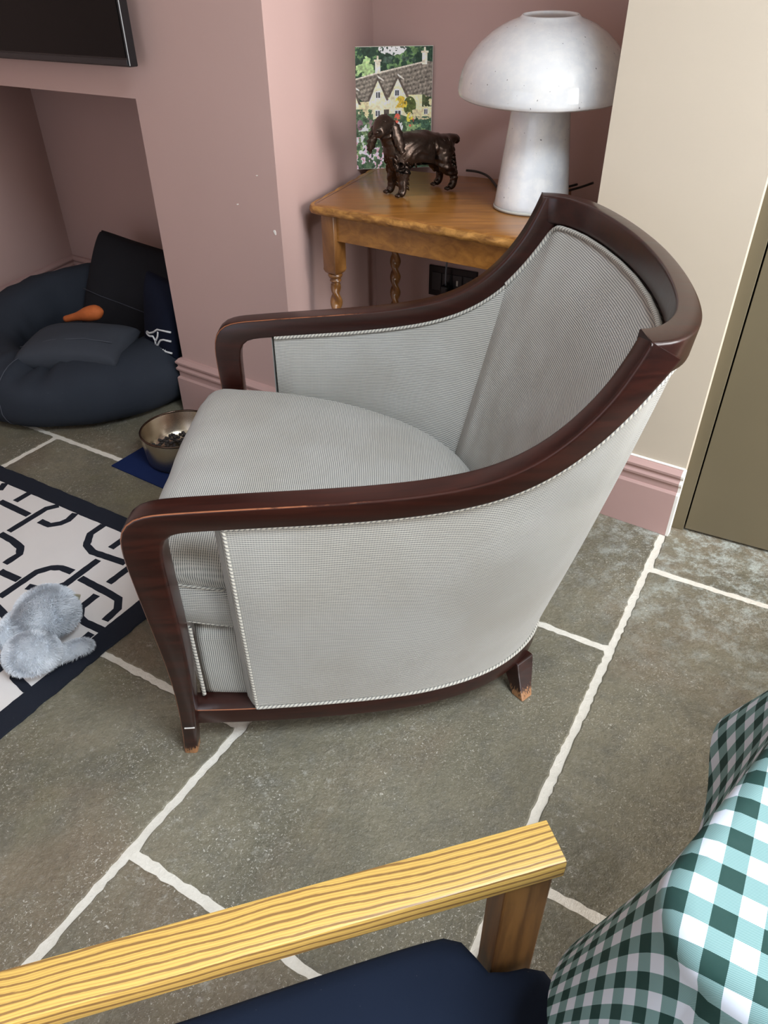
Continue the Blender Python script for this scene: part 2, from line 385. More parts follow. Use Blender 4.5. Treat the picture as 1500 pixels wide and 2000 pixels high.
# ------------------------------------------------------------------ setting: walls
def wall(name, poly, z0, z1, mat):
    m = MB(); m.prism([(p.x, p.y) for p in poly], z0, z1); o = m.build(name, mat); return tag(o, kind='structure')
TH = .10; HJ = -.484      # chimney jamb (u from K)
zn = .948                 # niche lintel
m = MB()
m.prism([(p.x, p.y) for p in (kn(HJ, 0), kn(0, 0), K + Vector((.342, .9397, 0)) * .72, kn(HJ, .62))], 0, CEIL)          # solid pier
m.prism([(p.x, p.y) for p in (kn(-2.6, 0), kn(HJ, 0), kn(HJ, .14), kn(-2.6, .14))], zn, CEIL)                        # lintel over the niche
m.prism([(p.x, p.y) for p in (kn(-2.6, 0), kn(-2.05, 0), kn(-2.05, .14), kn(-2.6, .14))], 0, zn)                       # far pier
chim = tag(m.build('wall_chimney', M['pink']), kind='structure')
def chip(u, z, w, h, rot):
    mb = MB(); pts = [(math.cos(a) * w * (1 + .3 * math.sin(3 * a + rot)), math.sin(a) * h * (1 + .2 * math.cos(2 * a))) for a in np.linspace(0, 2 * PI, 12, endpoint=False)]
    V = []
    for d in (-.001, .0012):
        for x, y in pts:
            q = kn(u + x * math.cos(rot) - y * math.sin(rot), -d, z + x * math.sin(rot) + y * math.cos(rot)); V.append(tuple(q))
    n = len(pts); mb.add(V, [tuple(range(n)), tuple(range(n, 2 * n))] + [(i, (i + 1) % n, n + (i + 1) % n, n + i) for i in range(n)])
    mb.build('paint_chip', M['chip'], chim)
chip(-.022, .665, .0035, .008, .4); chip(-.147, .72, .003, .002, .2); chip(-.066, .80, .003, .0015, .1)
# niche
nA0 = Vector((-1.42, 3.411, 0)); dA = Vector((-math.cos(R(71)), -math.sin(R(71)), 0)); nA = Vector((-dA.y, dA.x, 0))
if nA.x > 0: nA = -nA
wall('wall_niche_left', [nA0, nA0 + dA * 1.6, nA0 + dA * 1.6 + nA * .08, nA0 + nA * .08], 0, 1.6, M['pink'])
wall('wall_niche_back', [nA0 + U * -.05, nA0 + U * 1.2, nA0 + U * 1.2 + N * .08, nA0 + U * -.05 + N * .08], 0, 1.6, M['pink'])
wall('wall_niche_top', [kn(-1.75, .14), kn(HJ, .14), kn(HJ, 1.9), kn(-1.75, 1.9)], 1.6, 1.66, M['pink'])
# alcove
aD = Vector((.342, .9397, 0)); Bc = Vector((-.021, 2.652, 0)); bD = Vector((math.cos(R(-29.5)), math.sin(R(-29.5)), 0)); bN = Vector((-bD.y, bD.x, 0))
wall('wall_alcove_back', [Bc - bD * .3, Bc + bD * 1.1, Bc + bD * 1.1 + bN * .1, Bc - bD * .3 + bN * .1], 0, CEIL, M['pink'])
# pillar and door wall
pl = Vector((.487, 1.737, 0)); pr = Vector((.762, 1.548, 0))
pd = (pr - pl).normalized(); pn = Vector((-pd.y, pd.x, 0))
wall('wall_pillar', [pl, pr, pr + pn * .8, pl + pn * .8], 0, CEIL, M['beige'])
# skirting profile swept along a line
SK = [(0, 0), (.020, 0), (.020, .128), (.0165, .133), (.013, .134), (.013, .150), (.0155, .153), (.019, .157), (.0195, .163), (.015, .168), (.0135, .172), (.0155, .176), (.019, .180), (.0195, .186), (.0145, .191), (.010, .196), (0, .198)]
def skirting(name, runs, mat, miters=None):
    mb = MB()
    for (a, b, out, ma, mb_) in runs:
        d = (b - a).normalized(); V = []
        for p, mi in ((a, -ma), (b, mb_)):
            for o_, z in SK: V.append(tuple(p + out * o_ + d * (mi * o_) + Z * z))
        k = len(SK); mb.add(V, [(i, i + 1, k + i + 1, k + i) for i in range(k - 1)] + [tuple(range(k))[::-1], tuple(range(k, 2 * k))])
    return tag(mb.build(name, mat), kind='structure')
skirting('baseboard_chimney', [(kn(HJ, 0), kn(-.0, 0), -N, 1, 1), (kn(HJ, .02), kn(HJ, 0), -U, 0, 1)], M['pink_gloss'])
skirting('baseboard_pillar', [(pl, pr - pd * .003, -pn, 1, 0)], M['pink_gloss'])
skirting('baseboard_alcove', [(K + aD * 0.0, K + aD * .71, Vector((aD.y, -aD.x, 0)), 1, -1), (Bc, Bc + bD * .7, -bN, -1, 0)], M['pink_gloss'])
skirting('baseboard_niche', [(nA0 + dA * 1.0, nA0, -nA, 0, -1), (nA0, nA0 + U * 1.1, -N, -1, 0)], M['pink_gloss'])
# white painted edge at the skirting end
mb = MB(); mb.add([tuple(pr + pd * e - pn * o_ + Z * z) for e in (-.003, .004) for o_, z in SK], [(i, i + 1, len(SK) + i + 1, len(SK) + i) for i in range(len(SK) - 1)] + [tuple(range(len(SK)))[::-1], tuple(range(len(SK), 2 * len(SK)))])
tag(mb.build('trim_1', M['chip']), kind='structure')
# caulk line on top of the pillar skirting
mb = MB(); mb.tube([pl - pn * .003 + Z * .199, pr - pn * .003 + Z * .199], .0035, 6); tag(mb.build('trim_2', M['chip']), kind='structure')
# door
dd = Vector((math.cos(R(-28.5)), math.sin(R(-28.5)), 0)); dn = Vector((-dd.y, dd.x, 0)); d0 = Vector((.768, 1.574, 0))
door = thing('door_1', None, None, d0, math.atan2(dd.y, dd.x)); tag(door, kind='structure')
mb = MB(); mb.box((.018, .03, 1.05), (.044, .06, 2.1), bev=.001); mb.build('door_frame', M['olive'], door)
mb = MB(); mb.box((.0425 + .42, .026, 1.052), (.838, .05, 2.088), bev=.0012); leaf = mb.build('door_leaf', M['olive'], door)
mb = MB(); mb.box((.46, .07, 1.05), (.9, .02, 2.1)); mb.build('door_backing', M['black'], door)
mb = MB(); mb.tube([(.80, -.002, 1.02), (.80, -.045, 1.02), (.70, -.05, 1.02)], .009, 10); mb.build('handle', M['steel'], leaf)
# rest of the room
q0 = d0 + dd * .89
def wall2(name, a, b, out, z0=0, z1=CEIL, mat='beige'): return wall(name, [a, b, b + out * .1, a + out * .1], z0, z1, M[mat])
wall2('wall_door', q0, q0 + dd * .95, dn)
wall('wall_over_door', [d0, q0, q0 + dn * .1, d0 + dn * .1], 2.1, CEIL, M['beige'])
# glazed side wall
def glazed(name, o0, d, out, length, sill, head, a0, a1, nbar):
    m = MB(); e = o0 + d * length
    m.prism([(p.x, p.y) for p in (o0, o0 + d * a0, o0 + d * a0 + out * .12, o0 + out * .12)], 0, CEIL)
    m.prism([(p.x, p.y) for p in (o0 + d * a1, e, e + out * .12, o0 + d * a1 + out * .12)], 0, CEIL)
    m.prism([(p.x, p.y) for p in (o0 + d * a0, o0 + d * a1, o0 + d * a1 + out * .12, o0 + d * a0 + out * .12)], head, CEIL)
    if sill > 0: m.prism([(p.x, p.y) for p in (o0 + d * a0, o0 + d * a1, o0 + d * a1 + out * .12, o0 + d * a0 + out * .12)], 0, sill)
    tag(m.build(name, M['white']), kind='structure')
    w = thing(name.replace('wall', 'window') if False else 'window_%d' % glazed.k, None, None, o0 + out * .05, math.atan2(d.y, d.x)); tag(w, kind='structure'); glazed.k += 1
    f = MB(); 
    for k in range(nbar + 1): f.box((a0 + (a1 - a0) * k / nbar, 0, (sill + head) / 2), (.06, .05, head - sill))
    for z in (sill + .03, head - .03): f.box(((a0 + a1) / 2, 0, z), (a1 - a0, .05, .06))
    f.build('window_frame', M['white'], w)
glazed.k = 1
eo = un(2.3, 1.6); glazed('wall_right', un(2.3, 2.0), -N, U, 4.5, .05, 2.3, .2, 2.2, 3)
glazed('wall_rear', un(2.3, -2.4), -U, -N, 5.6, .3, 2.3, 2.1, 4.3, 3)
wall('wall_left', [un(-3.3, -2.4), un(-3.3, 1.6), un(-3.4, 1.6), un(-3.4, -2.4)], 0, CEIL, M['pink'])
# ceiling with a roof light
mb = MB()
x0, x1, y0, y1 = .3, 1.7, -.35, .85
for a, b, c_, d_ in ((-3.5, x0, -2.6, 2.9), (x1, 2.7, -2.6, 2.9), (x0, x1, -2.6, y0), (x0, x1, y1, 2.9)):
    mb.prism([(p.x, p.y) for p in (un(a, c_), un(b, c_), un(b, d_), un(a, d_))], CEIL, CEIL + .25)
tag(mb.build('ceiling', M['white']), kind='structure')
win = thing('window_3', None, None, un((x0 + x1) / 2, (y0 + y1) / 2, CEIL + .2), math.atan2(U.y, U.x)); tag(win, kind='structure')
mb = MB()
for k in range(3): mb.box(((k - 1) * .74, 0, 0), (.05, 1.1, .08))
for s in (-1, 1): mb.box((0, s * .53, 0), (1.5, .05, .08))
mb.build('window_frame', M['white'], win)

# ------------------------------------------------------------------ armchair
YC = 1.22
ch = thing('armchair', 'grey ribbed tub armchair with a dark glossy show-wood frame, in the middle of the floor', 'armchair', (0, YC, 0), R(-.5))
def uvgrid(G, nr, nc, ufun, vfun):
    F = grid_faces(nr, nc); return F, [[(ufun(i), vfun(i)) for i in f] for f in F]
def rsweep(name, st4, mat, parent, rad=.006, seg=3, cap=True, hi=None, hi_edge=(0,), closed=False):
    """sweep of a rounded quad: st4 = list of 4 corners per station"""
    V = []; n = None
    for q in st4:
        q = [Vector(p) for p in q]; ring = []
        for k in range(4):
            a, b, c = q[k - 1], q[k], q[(k + 1) % 4]
            r1 = min(rad, (a - b).length * .45); r2 = min(rad, (c - b).length * .45)
            p0 = b + (a - b).normalized() * r1; p2 = b + (c - b).normalized() * r2
            for t in np.linspace(0, 1, seg + 1): ring.append(p0 * (1 - t) ** 2 + b * 2 * t * (1 - t) + p2 * t * t)
        n = len(ring); V += ring
    rows = len(st4); F = grid_faces(rows, n, cr=closed, cc=True); mi = []
    for i in range(len(F)):
        k = i % n; mi.append(1 if hi and any(k // (seg + 1) == e and k % (seg + 1) == 1 for e in hi_edge) else 0)
    if cap and not closed: F += [tuple(range(n))[::-1], tuple((rows - 1) * n + k for k in range(n))]; mi += [0, 0]
    o = mesh(name, V, F, mat, parent, mats=[hi] if hi else None, midx=mi if hi else None); autosmooth(o, 50); return o

ARM_T = [(-.386, 0), (-.377, .08), (-.372, .16), (-.371, .23), (-.375, .31), (-.382, .41), (-.386, .48), (-.387, .525), (-.381, .556), (-.364, .577), (-.338, .587), (-.30, .591), (-.2, .598), (-.1, .604), (0, .612), (.08, .623), (.14, .638), (.19, .661), (.23, .690), (.265, .727), (.295, .770), (.315, .812), (.328, .847)]
ARM_L = [(-.360, 0), (-.350, .08), (-.340, .16), (-.334, .23), (-.331, .31), (-.331, .41), (-.331, .47), (-.330, .505), (-.325, .528), (-.314, .543), (-.298, .550), (-.27, .553), (-.19, .558), (-.09, .564), (.012, .573), (.096, .586), (.162, .605), (.216, .632), (.258, .664), (.296, .704), (.328, .747), (.353, .787), (.372, .82)]
def halfw(z, x):
    h = .357 + .029 * min(1, max(0, z / .55)) ** .9
    if x > .1: h += .004 * min(1, (x - .1) / .2)
    return h
NS = 90
def arm_curves():
    T = smooth_poly(ARM_T, NS, 2); L = smooth_poly(ARM_L, NS, 2); return T, L
AT, AL = arm_curves()
for sgn, nm in ((-1, 'near'), (1, 'far')):
    st4 = []
    for (tx, tz), (lx, lz) in zip(AT, AL):
        hT = halfw(tz, tx); hL = halfw(lz, lx) - .006 * min(1, max(0, (tz - .3) / .25)); w = .031 + .014 * min(1, tz / .4)
        st4.append([(tx, sgn * hT, tz), (tx, sgn * (hT - w), tz), (lx, sgn * (hL - w), lz), (lx, sgn * hL, lz)])
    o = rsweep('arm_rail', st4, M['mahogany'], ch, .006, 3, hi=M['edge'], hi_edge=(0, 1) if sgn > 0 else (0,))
CO = [(.328, .390), (.358, .385), (.384, .366), (.408, .332), (.427, .283), (.445, .205), (.458, .11), (.464, 0)]
CI = [(.325, .346), (.342, .343), (.364, .326), (.385, .295), (.403, .248), (.419, .175), (.430, .09), (.434, 0)]
def mirror(P): return [(x, -y) for x, y in P] + [(x, y) for x, y in P[-2::-1]]
co = smooth_poly(mirror(CO), 70, 2); ci = smooth_poly(mirror(CI), 70, 2)
st4 = [[(a[0], a[1], .846), (b[0], b[1], .848), (b[0] - .004, b[1], .796), (a[0] - .004, a[1] * .985, .797)] for a, b in zip(co, ci)]
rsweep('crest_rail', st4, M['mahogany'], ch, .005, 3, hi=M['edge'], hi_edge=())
# base rail
BASE = [(-.352, .343), (-.25, .340), (-.12, .330), (0, .316), (.095, .297), (.195, .258), (.263, .207), (.309, .148), (.332, .075), (.338, 0)]
bo = smooth_poly(mirror(BASE), 80, 2)
cen = np.array([-.05, 0])
st4 = []
for i, p in enumerate(bo):
    t = bo[min(i + 1, 79)] - bo[max(i - 1, 0)]; t /= np.linalg.norm(t); nrm = np.array([-t[1], t[0]])
    if nrm @ (cen - p) < 0: nrm = -nrm
    q = p + nrm * .034
    st4.append([(p[0], p[1], .107), (q[0], q[1], .120), (q[0], q[1], .066), (p[0], p[1], .071)])
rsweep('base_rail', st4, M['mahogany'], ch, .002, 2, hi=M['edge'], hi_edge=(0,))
mb = MB(); mb.box((-.338, 0, .096), (.024, .60, .045), bev=.002); mb.build('front_rail', M['mahogany'], ch)
for sgn in (-1, 1):
    V = []; 
    for z, cx, cy, r in ((.073, .274, .168, .026), (.055, .276, .178, .0245), (.02, .281, .203, .0185), (0, .285, .216, .0160)):
        for k in range(4):
            a = R(45 + 90 * k) + R(-40) * sgn; V.append((cx + math.cos(a) * r * 1.3, sgn * cy + math.sin(a) * r * 1.3, z))
    F = grid_faces(4, 4, cc=True) + [(0, 1, 2, 3), (12, 13, 14, 15)]
    o = mesh('rear_leg', V, F, M['mahogany'], ch, smooth=False)
    bv = o.modifiers.new('b', 'BEVEL'); bv.width = .0025; bv.segments = 2

mb = MB(); mb.box((-.361, -.3625, .083), (.019, .0016, .0022), Matrix.Rotation(R(-4), 3, 'Y')); mb.build('scuff_mark', M['chip'], ch)
# outer upholstered shell
i0 = min(range(NS), key=lambda i: abs(AL[i][0] + .236) + (1 if AL[i][1] < .5 else 0))
side_top = [(AL[i][0], halfw(AL[i][1], AL[i][0]) - .013, AL[i][1] + .004) for i in range(i0, NS) if AL[i][1] < .79]
crest_top = [(x - .012, y * .968, .799) for x, y in CO[2:]]
half = side_top + crest_top
top = [(x, -y, z) for x, y, z in half] + [(x, y, z) for x, y, z in half[-2::-1]]
base_half = [(x, y - .003) for x, y in BASE[1:]]; base_half[0] = (-.236, base_half[0][1])
bot = [(x, -y, .112) for x, y in base_half] + [(x, y, .112) for x, y in base_half[-2::-1]]
NSH, NV = 110, 26
tp = resample(top, NSH); bt = smooth_poly(bot, NSH, 2)
G = []; us = np.r_[0, np.cumsum(np.linalg.norm(np.diff((tp + bt) / 2, axis=0), axis=1))]
VV = []; UVu = []; UVv = []
def sh_pt(i, v, off=0.0):
    p = bt[i] * (1 - v) + tp[i] * v
    t = (tp[min(i + 1, NSH - 1)] + bt[min(i + 1, NSH - 1)]) - (tp[max(i - 1, 0)] + bt[max(i - 1, 0)])
    n = np.array([t[1], -t[0], 0]); n /= np.linalg.norm(n)
    b = .010 * math.sin(PI * v) - .010 * math.sin(PI * v) * math.exp(-min(i, NSH - 1 - i) / 2.0) + off
    return p + n * b
for j in range(NV + 1):
    v = j / NV
    for i in range(NSH):
        p = sh_pt(i, v); VV.append(p); UVu.append(us[i]); UVv.append(.115 + (.44 + .22 * math.sin(PI * i / (NSH - 1)) ** 2) * v)
F = grid_faces(NV + 1, NSH); UV = [[(UVu[k], UVv[k]) for k in f] for f in F]
# turn the front edges inwards
for e, i in ((0, 0), (1, NSH - 1)):
    b = len(VV)
    for j in range(NV + 1):
        p = sh_pt(i, j / NV); d = 1 if e == 0 else -1
        for k, (dx, dy) in enumerate(((0, 0), (-.007, .004), (-.020, .022), (-.020, .034))):
            VV.append((p[0] + dx, p[1] + d * dy, p[2])); UVu.append(dy); UVv.append(p[2])
    Fe = [(b + j * 4 + k, b + j * 4 + k + 1, b + (j + 1) * 4 + k + 1, b + (j + 1) * 4 + k) for j in range(NV) for k in range(3)]
    F += Fe; UV += [[(UVv[q], UVu[q]) for q in f] for f in Fe]
shell = mesh('outer_panel', VV, F, M['fabric'], ch, uv=UV, fix=False); autosmooth(shell, 60)
def piping(pts, r=.0032, name='piping', parent=ch, n=8):
    P = resample(pts, max(6, int(np.linalg.norm(np.diff(np.array(pts), axis=0), axis=1).sum() / .012)))
    m_ = MB(); m_.tube(P, r, n, cap=False); L = np.r_[0, np.cumsum(np.linalg.norm(np.diff(P, axis=0), axis=1))]
    uv = [[(L[i], k / n), (L[i], (k + 1) / n), (L[i + 1], (k + 1) / n), (L[i + 1], k / n)] for i in range(len(P) - 1) for k in range(n)]
    return mesh(name, m_.V, m_.F, M['cord'], parent, uv=uv)
piping([sh_pt(i, 0, .003) for i in range(NSH)])
for i in (0, NSH - 1): piping([sh_pt(i, v, .002) for v in np.linspace(0, 1, 30)])
piping([sh_pt(i, .992, .003) for i in range(NSH)], .0035)
# inner side panels and inner back
rail_in = lambda i: (AL[i][0], halfw(AL[i][1], AL[i][0]) - .047, AL[i][1])
seam_i = min(range(i0, NS), key=lambda i: abs(AL[i][0] - .262))
SEAT_IN = [(-.248, .322), (-.12, .318), (-.03, .296), (.05, .258), (.11, .217), (.150, .175)]
BACK_IN = [(.150, .175), (.167, .152), (.182, .125), (.196, .088), (.204, .045), (.207, 0)]
for sgn in (-1, 1):
    t_ = resample([rail_in(i) for i in range(i0 - 1, seam_i + 1)], 40); t_[0][0] = -.248
    b_ = resample([(x, y, .27) for x, y in SEAT_IN], 40)
    V = []; u_ = np.r_[0, np.cumsum(np.linalg.norm(np.diff(t_, axis=0), axis=1))]; uvv = []
    for j in range(21):
        v = j / 20
        for i in range(40):
            p = b_[i] * (1 - v) + t_[i] * v; e = min(1, i / 3)
            p = p + np.array([0, -1, 0]) * (.014 * math.sin(PI * min(1, v * .9 + .1)) * e * (1 - i / 39 * .6))
            V.append((p[0], sgn * p[1], p[2] + .003)); uvv.append((u_[i], p[2]))
    F = grid_faces(21, 40)
    o = mesh('inner_side_panel', V, F, M['fabric'], ch, uv=[[uvv[k] for k in f] for f in F], fix=False)
    piping([(p[0] + .002, sgn * (p[1] - .004), p[2] - .001) for p in t_], .0038)
    # padding between the two faces at the front
half_t = [rail_in(i) for i in range(seam_i, NS) if AL[i][1] < .785] + [(x - .006, y, .797) for x, y in CI[2:]]
tb = resample([(x, -y, z) for x, y, z in half_t] + [(x, y, z) for x, y, z in half_t[-2::-1]], 80)
bb = smooth_poly([(x, -y, .30) for x, y in BACK_IN] + [(x, y, .30) for x, y in BACK_IN[-2::-1]], 80, 1)
ts = tb.copy()
for _ in range(160): ts[1:-1] = ts[1:-1] * .5 + (ts[:-2] + ts[2:]) * .25
V = []; uvv = []; cu = np.r_[0, np.cumsum(np.linalg.norm(np.diff(tb, axis=0), axis=1))]
for j in range(41):
    v = j / 40
    for i in range(80):
        k4 = v ** 5; p = bb[i] * (1 - v) + (ts[i] * (1 - k4) + tb[i] * k4) * v
        t = ts[min(i + 1, 79)] - ts[max(i - 1, 0)]; n = np.array([-t[1], t[0], 0]); n /= np.linalg.norm(n)
        e = min(1, min(i, 79 - i) / 5); e = math.sin(e * PI / 2)
        bulge = .024 * e * math.sin(PI * min(1, .08 + v * .92)) ** .7 if v < 1 else 0
        wr = .0022 * nz((i * .05, v * 2.2, 3), 3.0) * e * math.exp(-((v - .35) / .3) ** 2) * 2
        q = p + n * (bulge + wr) + np.array([0, 0, .008 * e * math.sin(PI * v)])
        V.append(tuple(q)); uvv.append((cu[i], q[2] * .9 - q[0] * -.35))
F = grid_faces(41, 80)
mesh('inner_back', V, F, M['fabric'], ch, uv=[[uvv[k] for k in f] for f in F], fix=False)
piping([(p[0] - .004, p[1] * .985, p[2] - .003) for p in tb], .0048)
# seat platform and cushion
SEAT_O = [(-.408, 0), (-.408, .15), (-.404, .27), (-.388, .300), (-.34, .309), (-.24, .311), (-.13, .308), (-.03, .287), (.05, .25), (.116, .203), (.163, .142), (.188, .072), (.196, 0)]
so = [(x, -y) for x, y in SEAT_O] + [(x, y) for x, y in SEAT_O[-2:0:-1]]
def closed_smooth(P, n, it=2):
    P = [np.array(p, float) for p in P]
    for _ in range(it): P = [q for a, b in zip(P, P[1:] + P[:1]) for q in (a * .75 + b * .25, a * .25 + b * .75)]
    return resample(P + [P[0]], n + 1)[:-1]
NO = 120
so = closed_smooth(so, NO)
def tilt(x): return -.085 * max(0, (x + .41) / .6) ** 1.1
def ring(scale, z, out=0.0):
    c = np.array([-.14, 0]); r_ = []
    for p in so:
        q = c + (p - c) * scale; d = p - c; d = d / np.linalg.norm(d); q = q + d * out; r_.append((q[0], q[1], z + tilt(q[0])))
    return r_
prof = [(.90, .300, 0), (.97, .302, 0), (1, .310, 0), (1, .318, .006), (1, .350, .010), (1, .385, .006), (1, .395, .001), (1, .400, 0), (1, .408, .005), (1, .425, .008), (.985, .443, .006), (.955, .456, 0), (.91, .464, 0), (.84, .470, 0), (.7, .476, 0), (.5, .480, 0), (.3, .482, 0), (.12, .483, 0)]
V = []; 
for s_, z, o_ in prof: V += ring(s_, z, o_)
F = grid_faces(len(prof), NO, cc=True) + [tuple(range(NO))[::-1], tuple((len(prof) - 1) * NO + k for k in range(NO))]
V2 = []
for x, y, z in V:
    if z > .41 + tilt(x): z += .004 * nz((x * 5, y * 5, 1), 1) * 1.5 + (.003 * math.sin(y * 42 + 3 * nz((x, y, 0), 8)) * math.exp(-((x + .37) / .05) ** 2))
    V2.append((x, y, z))
per = np.r_[0, np.cumsum(np.linalg.norm(np.diff(np.vstack([so, so[:1]]), axis=0), axis=1))]
UV = []
for fi, f in enumerate(F):
    rrow = fi // NO
    if fi >= (len(prof) - 1) * NO: UV.append([(V2[k][1], V2[k][0]) for k in f]); continue
    if rrow < 7: UV.append([(per[k % NO] if not (k % NO == 0 and fi % NO == NO - 1) else per[NO], V2[k][2]) for k in f])
    else:
        UV.append([(V2[k][1], V2[k][0] - (max(0, .46 - V2[k][2]) if V2[k][0] < -.385 and abs(V2[k][1]) < .29 else 0)) for k in f])
cush = mesh('seat_cushion', V2, F, M['fabric'], ch, uv=UV)
for zz, oo in ((.316, .004), (.397, .002)): 
    P = ring(1, zz, oo); P.append(P[0]); piping(P, .0022, 'seam', cush, 6)
V = []; pr2 = [(.985, .110), (1.0, .13), (1.0, .2), (.99, .27), (.97, .30), (.9, .305)]
for k, (s_, z) in enumerate(pr2):
    c = np.array([-.14, 0])
    for p in so:
        q = c + (p - c) * s_ + (np.array([.045, 0]) if p[0] < -.35 else 0) * np.array([1, 1]) + np.array([0, 0])
        o_ = .006 * math.sin(PI * k / 5); q = q + (p - c) / np.linalg.norm(p - c) * o_
        V.append((q[0], q[1], z if z < .2 else z + tilt(q[0]) * .9))
F = grid_faces(len(pr2), NO, cc=True) + [tuple((len(pr2) - 1) * NO + k for k in range(NO)), tuple(range(NO))[::-1]]
mesh('seat_apron', V, F, M['fabric'], ch, uv=[[(V[k][2], V[k][0] if abs(V[k][1]) > .27 else V[k][1]) for k in f] for f in F])
for sgn in (-1, 1): piping([(-.336, sgn * .318, z) for z in np.linspace(.125, .30, 12)], .004)

# ------------------------------------------------------------------ corner table
FL = Vector((-.203, 2.067, 0)); FRp = Vector((.388, 1.662, 0)); BL = Vector((-.025, 2.556, 0)); BR = Vector((.555, 2.265, 0))
tb_o = thing('side_table', 'golden oak side table with barley twist legs in the alcove corner', 'table', (FL + FRp + BL + BR) / 4)
tc = tb_o.location.copy()
def tabletop():
    poly = []
    for a, b, k in ((FL, FRp, 60), (FRp, BR, 40), (BR, BL, 50), (BL, FL, 50)):
        d = (b - a).normalized(); out = Vector((d.y, -d.x, 0))
        for i in range(k):
            f = i / k; L = (b - a).length
            sc = .0045 * (abs(math.sin(PI * f * L / .085)) - .5); cr = min(f * L, (1 - f) * L); rd = -.012 * max(0, 1 - cr / .02) ** 2
            poly.append(a + (b - a) * f + out * (sc + rd))
    n = len(poly); c = (FL + FRp + BL + BR) / 4; V = []
    for ins, z in ((.012, .694), (.003, .698), (0, .704), (.001, .711), (.004, .716), (.009, .7175), (.012, .7165), (.016, .719), (.02, .72)):
        for p in poly:
            d = (c - p).normalized(); q = p + d * ins * 1.2 - tc; V.append((q.x, q.y, z))
    F = grid_faces(9, n, cc=True) + [tuple(range(n))[::-1], tuple(range(8 * n, 9 * n))]
    mi = [1 if i < 6 * n else 0 for i in range(8 * n)] + [0, 0]
    o = mesh('table_top', V, F, M['oak'], tb_o, mats=[M['oak_edge']], midx=mi); autosmooth(o, 40)
tabletop()
legs = {'fl': Vector((-.132, 2.068, 0)), 'bl': Vector((.045, 2.44, 0)), 'fr': Vector((.335, 1.755, 0)), 'br': Vector((.49, 2.21, 0))}
def twist_leg(p):
    q = p - tc; m_ = MB(); ang = math.atan2(U.y, U.x) - R(6)
    rot = Matrix.Rotation(ang, 3, 'Z')
    m_.box((q.x, q.y, .622), (.046, .046, .148), rot, .002)
    # lamb's-tongue lower end of the block
    V = []
    for z, s_ in ((.55, .023), (.545, .0225), (.538, .0195), (.534, .015)):
        for k in range(4):
            a = ang + R(45 + 90 * k); V.append((q.x + math.cos(a) * s_ * 1.414, q.y + math.sin(a) * s_ * 1.414, z))
    m_.add(V, grid_faces(4, 4, cc=True))
    m_.lathe([(.012, .536), (.019, .534), (.021, .529), (.019, .524), (.013, .521), (.016, .516), (.0165, .513), (.012, .509), (.0125, .50)], 24, (q.x, q.y, 0))
    rows = 90; n = 24; V = []
    for i in range(rows):
        z = .503 - .32 * i / (rows - 1); tw = 2 * PI * (.503 - z) / .105
        e = min(1, i / 6, (rows - 1 - i) / 6)
        for k in range(n):
            a = 2 * PI * k / n; r = .0135 + .0045 * e * math.cos(2 * (a - tw)); V.append((q.x + r * math.cos(a), q.y + r * math.sin(a), z))
    m_.add(V, grid_faces(rows, n, cc=True))
    m_.lathe([(.012, .19), (.019, .186), (.02, .181), (.017, .176)], 24, (q.x, q.y, 0))
    m_.box((q.x, q.y, .105), (.046, .046, .145), rot, .002)
    m_.lathe([(.016, .034), (.021, .028), (.021, .012), (.014, 0)], 24, (q.x, q.y, 0))
    o = m_.build('leg', M['oak_dark'], tb_o); autosmooth(o, 40)
for p in legs.values(): twist_leg(p)
def apron(a, b, name='apron'):
    d = (b - a).normalized(); m_ = MB(); mid = (a + b) / 2 - tc; L = (b - a).length - .04
    m_.box((mid.x, mid.y, .661), (L, .018, .068), Matrix.Rotation(math.atan2(d.y, d.x), 3, 'Z'), .0015); m_.build(name, M['oak'], tb_o)
apron(legs['fl'] - N * .004, legs['fr'] - N * .004); apron(legs['bl'], legs['br']); apron(legs['fl'], legs['bl']); apron(legs['fr'], legs['br'])

# ------------------------------------------------------------------ mushroom lamp
lp = thing('table_lamp', 'white opal glass mushroom lamp on the oak side table', 'lamp', (.39, 2.008, .7205))
mb = MB(); mb.lathe([(.0, .0), (.088, .0), (.094, .004), (.0955, .012), (.094, .02), (.083, .12), (.074, .2), (.068, .255), (.06, .262), (0, .263)], 56)
autosmooth(mb.build('lamp_base', M['opal'], lp), 50)
mb = MB(); mb.lathe([(.0905, .0015), (.0975, .0015), (.0975, .0075), (.0905, .0075)], 56, close=True); mb.build('foot_ring', plain('grey_glass_foot', lin(190, 188, 180), .15), lp, True)
outp = [(.198, .258), (.2025, .262), (.2035, .27), (.202, .285), (.196, .307), (.186, .328), (.171, .348), (.152, .367), (.13, .384), (.106, .398), (.084, .407), (.07, .412), (.066, .416), (.064, .418)]
inp = [(.061, .417), (.061, .411), (.08, .402), (.103, .392), (.127, .378), (.149, .361), (.167, .343), (.182, .323), (.192, .304), (.1975, .284), (.198, .266)]
mb = MB(); mb.lathe(outp + inp, 72, close=True); shade = mb.build('lamp_shade', M['opal'], lp, True)
_ax = Vector((.982, -.191, 0)); _c = Vector((0, 0, .30))      # the loose shade sits a touch askew on its stem
shade.matrix_basis = Matrix.Translation(_c) @ Matrix.Rotation(R(4.5), 4, _ax) @ Matrix.Translation(-_c)
cd = MB(); cd.tube(smooth_poly([(.335, 2.100, .726), (.33, 2.2, .725), (.325, 2.36, .725), (.30, 2.43, .725), (.265, 2.455, .724)], 40), .0035, 8)
cd.tube(smooth_poly([(.46, 2.07, .726), (.51, 2.16, .725), (.56, 2.20, .726), (.60, 2.215, .735)], 24), .0035, 8)
cd.tube(smooth_poly([(.45, 2.08, .726), (.50, 2.19, .725), (.53, 2.215, .725), (.56, 2.235, .727)], 24), .0035, 8)
